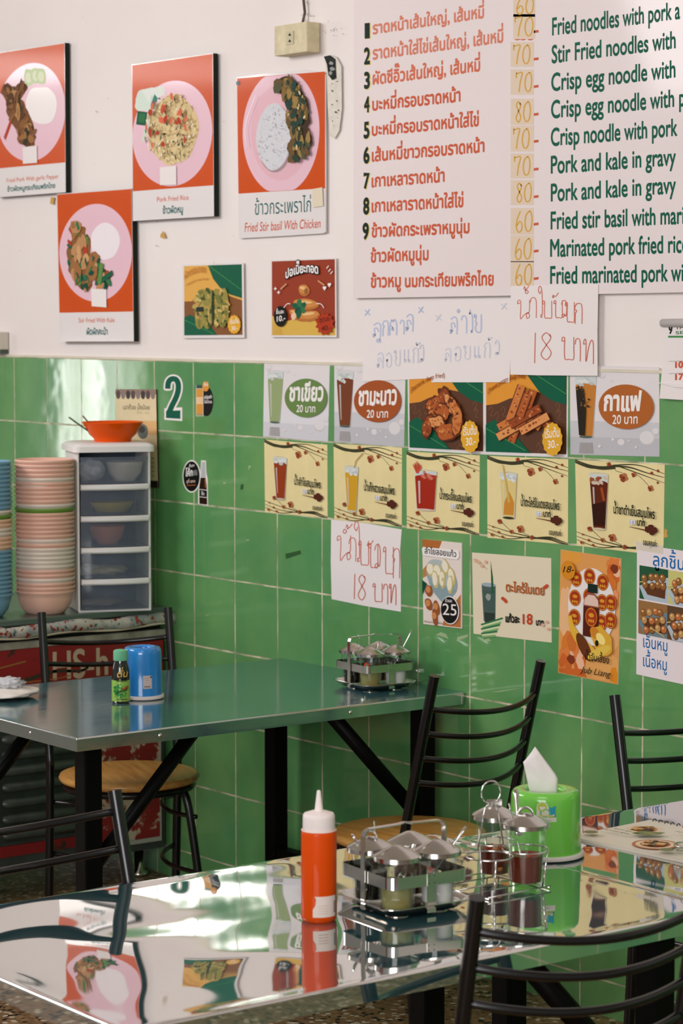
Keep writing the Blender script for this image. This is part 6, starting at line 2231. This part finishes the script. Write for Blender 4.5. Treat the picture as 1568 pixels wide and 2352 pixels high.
jar_parts(j1, (M_FISH, ''), 0.040, r0=0.0255, r1=0.0315, h=0.098, bits=bits + [(0.014 * math.cos(k * 1.1), 0.014 * math.sin(k * 1.1), 0.0445, 0.006, 0.003, M_CHILI if k % 2 else P(206, 130, 70, 0.3), k) for k in range(6)])
m = MB().prism([(0.0, -0.0125), (0.0008, -0.0125), (0.0008, 0.0125), (0.0, 0.0125)], 0.102, 0.126, M_CHROME)
m.build('lid_tab', j1, bevel=0.0002)
j2 = thing('condiment_jar', 'tall lidded jar of red chili fish sauce in the front right ring of the rack', 'jar', (3.842, -1.273, TT + 0.0055), math.radians(-20), 'lidded jars in the wire rack')
jar_parts(j2, (M_FISH, ''), 0.043, r0=0.0275, r1=0.0338, h=0.097, lid_h=0.9, bits=[(0.015 * math.cos(k * 0.8), 0.015 * math.sin(k * 0.8), 0.0465, 0.006, 0.003, M_CHILI, k) for k in range(8)])
spoon('dark steel spoon handle in the front jar of the wire rack', (3.842, -1.282, TT + 0.05), (3.825, -1.294, TT + 0.137), w=0.006)
spoon('second steel spoon handle leaning right behind the wire rack jar', (3.835, -1.282, TT + 0.085), (3.805, -1.262, TT + 0.153))


# tissue drums
def tissue_drum(label, x, y, col, rz, tissue):
    t = thing('tissue_dispenser', label, 'tissue dispenser', (x, y, TT), rz, 'drum tissue dispensers')
    mt = P(*col, 0.16, coat=0.5, sss=0.05, name='glossy_plastic')
    MB().lathe([(0.0, 0.006), (0.0605, 0.006), (0.061, 0.011), (0.0585, 0.101), (0.0575, 0.108), (0.054, 0.1128), (0.0495, 0.1145), (0.038, 0.1145), (0.0355, 0.1132), (0.032, 0.1118), (0.0305, 0.109), (0.0305, 0.095), (0.0, 0.095)], mt, 64).build('drum', t, auto=50)
    MB().lathe([(0.0, 0.0), (0.064, 0.0), (0.0665, 0.002), (0.0665, 0.0065), (0.065, 0.0085), (0.0605, 0.0088), (0.0, 0.0088)], P(228, 218, 212, 0.35), 64).build('base', t, auto=40)
    return t


gr = tissue_drum('glossy lime green tissue drum with a white tissue pulled up on the front tables', 3.6785, -1.0835, (118, 204, 74), 0.0, True)
a = Art(0.0003, on_cyl(0.0592, math.radians(-33) - 0.13, 0.004), True)
W_ = P(226, 224, 206, 0.4)
pts = [(-0.016, 0.066), (-0.0165, 0.088)] + [(-0.0065 + 0.0095 * math.cos(q), 0.0905 + 0.0095 * math.sin(q)) for q in [PI - k * PI / 8 for k in range(9)]] + [(0.003, 0.0895), (0.008, 0.0925), (0.0155, 0.0945), (0.0165, 0.075), (0.0175, 0.064), (0.0, 0.0635)]
a.grid(-0.0165, 0.0172, 0.0645, 0.0718, 8, 1, W_)
a.grid(-0.0165, 0.004, 0.0718, 0.0905, 6, 1, W_)
a.build('label', gr)
a = Art(0.0005, on_cyl(0.0592, math.radians(-33) - 0.13, 0.004), True)
a.ell(-0.0065, 0.0895, 0.0095, 0.0095, W_)
a.d += 0.0001
a.ell(-0.0068, 0.0895, 0.0078, 0.0078, P(190, 206, 84, 0.4))
a.ell(-0.007, 0.087, 0.0028, 0.0028, P(232, 230, 196, 0.4))
a.ell(-0.0015, 0.0795, 0.0095, 0.0072, P(112, 190, 150, 0.4))
a.poly([(0.004, 0.0905), (0.009, 0.0885), (0.0158, 0.0925), (0.0152, 0.079), (0.0165, 0.0735), (0.006, 0.0735), (0.0065, 0.082)], P(54, 160, 180, 0.4))
a.ell(0.012, 0.0762, 0.0018, 0.001, C_WHITE)
a.ell(-0.001, 0.0835, 0.0016, 0.0016, P(226, 236, 214, 0.4))
a.text('Be Happy', (-0.012, 0.0735), (0.014, 0.0735), 0.0042, P(222, 216, 120, 0.4), 0.04)
a.text('lifestyle home', (-0.006, 0.067), (0.009, 0.067), 0.0018, P(130, 150, 150, 0.4))
a.build('label_print', gr)

# the pulled-up tissue, a folded sheet standing in the drum's mouth
rv = Vector((0.606, 0.795, 0))
fwv = Vector((-0.795, 0.606, 0))
outline = [(-0.0262, -0.010), (-0.037, 0.038), (-0.0385, 0.0455), (-0.018, 0.0715), (0.021, 0.0185), (0.0222, 0.004), (0.0205, -0.010)]
bm = bmesh.new()
grid_n = 10
vs_, fs_ = [], []
for j in range(grid_n + 1):
    v = j / grid_n
    for i in range(grid_n + 1):
        u = i / grid_n
        left = Vector((-0.0262, -0.010)).lerp(Vector((-0.0385, 0.0455)), v)
        right = Vector((0.0205, -0.010)).lerp(Vector((0.021, 0.0185)), min(1, v / 0.55)) if v < 0.55 else Vector((0.021, 0.0185)).lerp(Vector((-0.018, 0.0715)), (v - 0.55) / 0.45)
        p = left.lerp(right, u)
        depth = 0.005 * math.sin(u * PI) + 0.004 * math.sin(v * 2.6) * (1 - u) + 0.0025 * noise.noise(Vector((u * 3, v * 3, 0)))
        q = rv * p.x + fwv * (-depth) + Vector((0, 0, 0.1145 + p.y))
        vs_.append(q)
for j in range(grid_n):
    for i in range(grid_n):
        b = j * (grid_n + 1) + i
        fs_.append((b, b + 1, b + grid_n + 2, b + grid_n + 1))
bm.free()
tis = MB().add(vs_, fs_, P(240, 232, 230, 0.8, sss=0.2, name='tissue_paper'), True).build('tissue')
tis.location = (3.6785, -1.0835, TT)
sol = tis.modifiers.new('thickness', 'SOLIDIFY')
sol.thickness = 0.0012
tag(tis, 'white paper tissue sticking up out of the green drum', 'tissue')

bl_ = tissue_drum('glossy blue tissue drum with a price label on the far table', 1.788, -0.680, (42, 134, 206), 0.0, False)
bl_.scale = (0.77, 0.77, 1.085)
a = Art(0.0003, on_cyl(0.0606, math.radians(-33) + 0.02, 0.0), True)
a.grid(-0.0, 0.0285, 0.026, 0.055, 8, 1, P(206, 190, 186, 0.5))
a.build('label', bl_)
a = Art(0.0005, on_cyl(0.0606, math.radians(-33) + 0.02, 0.0), True)
a.ell(0.0252, 0.0515, 0.0025, 0.0025, P(40, 44, 60, 0.5))
for k in range(9):
    a.rect(0.004 + k * 0.0021, 0.029, 0.0052 + k * 0.0021, 0.032, P(70, 66, 70, 0.5))
a.line([(0.004, 0.05), (0.018, 0.05)], 0.0008, P(150, 130, 136, 0.5))
a.line([(0.008, 0.045), (0.016, 0.045)], 0.0008, P(150, 130, 136, 0.5))
a.build('label_print', bl_)

# green labelled sauce bottle on the far table
sb = thing('sauce_bottle', 'small green-labelled seasoning bottle with mint cap, left of the blue drum', 'bottle', (1.817, -0.760, TT), math.radians(-33))
MB().lathe([(0, 0.001), (0.0195, 0.0), (0.0215, 0.003), (0.0215, 0.062), (0.0205, 0.078), (0.0175, 0.092), (0.0155, 0.099), (0.0155, 0.104), (0, 0.104)], P(14, 22, 14, 0.08, coat=0.6), 40).build('glass_body', sb, auto=50)
MB().lathe([(0, 0.101), (0.0172, 0.101), (0.0176, 0.103), (0.0174, 0.121), (0.0165, 0.1245), (0.012, 0.1265), (0, 0.127)], P(112, 186, 146, 0.4), 36).build('cap', sb, auto=40)
a = Art(0.0003, on_cyl(0.0215, 0.0, 0.0), True)
a.grid(-0.034, 0.034, 0.005, 0.055, 26, 1, P(150, 190, 84, 0.3, coat=0.5))
a.build('label', sb)
a = Art(0.0005, on_cyl(0.0215, 0.0, 0.0), True)
rnd = random.Random(12)
a.scatter([(0, 0.03, 0.02, 0.016, 0)], 34, (0.002, 0.006), [P(44, 130, 66, 0.3), P(70, 150, 76, 0.3), P(110, 176, 80, 0.3)], 4)
a.text('ซอสปรุงรส', (-0.010, 0.022), (0.016, 0.034), 0.0058, P(20, 70, 40, 0.4), 0.04)
a.text('ซอส', (0.004, 0.031), (0.018, 0.038), 0.005, P(206, 70, 40, 0.4), 0.04)
a.text('น้ำหนักสุทธิ 86 ก.', (-0.010, 0.0085), (0.017, 0.0085), 0.0028, P(24, 60, 40, 0.4), 0.02)
a.text('ดั่น', (-0.008, 0.063), (0.017, 0.064), 0.0125, P(214, 176, 90, 0.3), 0.02, 0.15)
a.text('เข้มข้นกลมกล่อม', (-0.01, 0.0525), (0.016, 0.0525), 0.0028, P(20, 60, 40, 0.4), 0.02)
a.build('label_print', sb)

# crumpled plastic bag with white contents at the left end of the far table
pb = thing('plastic_bag', 'white crumpled plastic bag lying at the left end of the far table', 'bag', (1.585, -0.945, TT))
blob(P(226, 220, 210, 0.5, vary=0.05, scale=40), 0.075, 0.085, 0.013, 7.7, 0.18, 2.0, 40).build('bag_body', pb)
m = blob(M_FILM, 0.03, 0.034, 0.014, 1.3, 0.6, 3.2, 32)
o = m.build('knotted_top', pb)
o.location = (0.005, 0.012, 0.02)
m = blob(P(30, 150, 130, 0.4), 0.004, 0.007, 0.002, 1.3, 0.3, 3.2, 12)
o = m.build('rubber_band', pb)
o.location = (0.016, -0.008, 0.037)

# spiral-bound menu card lying upside down to the camera
MX, MY, MRZ = 3.742, -0.842, math.radians(4)
mn = thing('menu_card', 'spiral-bound picture menu lying on the second steel table', 'menu', (MX, MY, TT - 0.0006), MRZ)
m = MB().rbox(-0.148, 0.148, -0.108, 0.108, 0, 0.004, P(226, 214, 198, 0.4), 0.004)
m.build('pages', mn)


def on_card(x, y, d):
    # the card is read from the wall side: its text runs the other way round
    return (-x, -y, 0.0041 + d)


a = Art(0.0, on_card, True)
a.rect(-0.145, -0.105, 0.145, 0.105, P(228, 218, 202, 0.35))


def soup(cx, cy, r, rim, inner):
    a.ell(cx, cy, r, r, rim)
    a.ell(cx, cy, r * 0.86, r * 0.86, P(226, 206, 176, 0.35))
    a.ell(cx, cy, r * 0.66, r * 0.66, inner)
    a.scatter([(cx, cy, r * 0.55, r * 0.55, 0)], 46, (0.003, 0.009), [P(206, 150, 84, 0.4), P(150, 66, 36, 0.4), P(70, 76, 40, 0.4), P(226, 186, 130, 0.4), P(70, 44, 34, 0.4)], int(abs(cx * 1000)))


a.build('page_print', mn)
a = Art(0.0002, on_card, True)
G1, G2 = P(122, 128, 86, 0.4), P(206, 200, 90, 0.4)
soup(0.098, -0.035, 0.036, P(228, 214, 196, 0.35), P(206, 140, 80, 0.4))
soup(-0.005, 0.052, 0.04, P(190, 110, 56, 0.35), P(176, 84, 44, 0.4))
soup(-0.11, -0.05, 0.034, P(120, 128, 110, 0.35), P(190, 150, 90, 0.4))
a.poly([(0.035, -0.02), (0.075, 0.0), (0.07, 0.03), (0.05, 0.028), (0.03, 0.0)], G1)
a.poly([(-0.09, 0.0), (-0.03, -0.01), (-0.035, 0.015), (-0.095, 0.02)], G1)
a.text('ราดหน้า', (0.04, 0.0), (0.06, 0.0), 0.008, G2)
a.text('ก๋วยเตี๋ยว', (-0.08, 0.003), (-0.05, 0.003), 0.008, G2)
GT = P(70, 96, 40, 0.4)
a.text('noodles with sea food', (0.068, 0.035), (0.13, 0.035), 0.008, GT, 0.01)
a.text('Fried wide noodles', (0.06, 0.018), (0.12, 0.018), 0.008, GT, 0.01)
a.text('Stir fried with sea food', (-0.035, -0.045), (0.03, -0.045), 0.008, GT, 0.01)
a.text('noodles in gravy', (-0.05, -0.028), (0.0, -0.028), 0.008, GT, 0.01)
a.text('with pork', (-0.12, 0.07), (-0.07, 0.07), 0.008, GT, 0.01)
a.ell(0.125, 0.075, 0.013, 0.013, G1)
a.ell(-0.06, 0.085, 0.013, 0.013, G1)
a.build('pictures', mn)
for k in range(20):
    x = -0.135 + k * 0.0142
    if k in (12,):
        continue
    MB().tube([(x, 0.104 + 0.005 * math.cos(q), 0.003 + 0.005 * math.sin(q)) for q in [2 * PI * i / 12 for i in range(12)]], 0.0008, P(28, 28, 30, 0.4), 6, True).build('binding_coil', mn)
ds = thing('glass_dish', 'small steel-rimmed glass dish on the menu card, cut by the right edge', 'dish', (3.828, -0.885, TT + 0.0038))
MB().lathe([(0, 0.001), (0.024, 0.0), (0.027, 0.003), (0.029, 0.012), (0.027, 0.012), (0.024, 0.004), (0, 0.003)], M_GLASS, 36).build('bowl', ds, auto=40)
MB().tube([(0.028 * math.cos(k * PI / 20), 0.028 * math.sin(k * PI / 20), 0.0125) for k in range(40)], 0.0018, M_CHROME, 8, True).build('rim', ds)
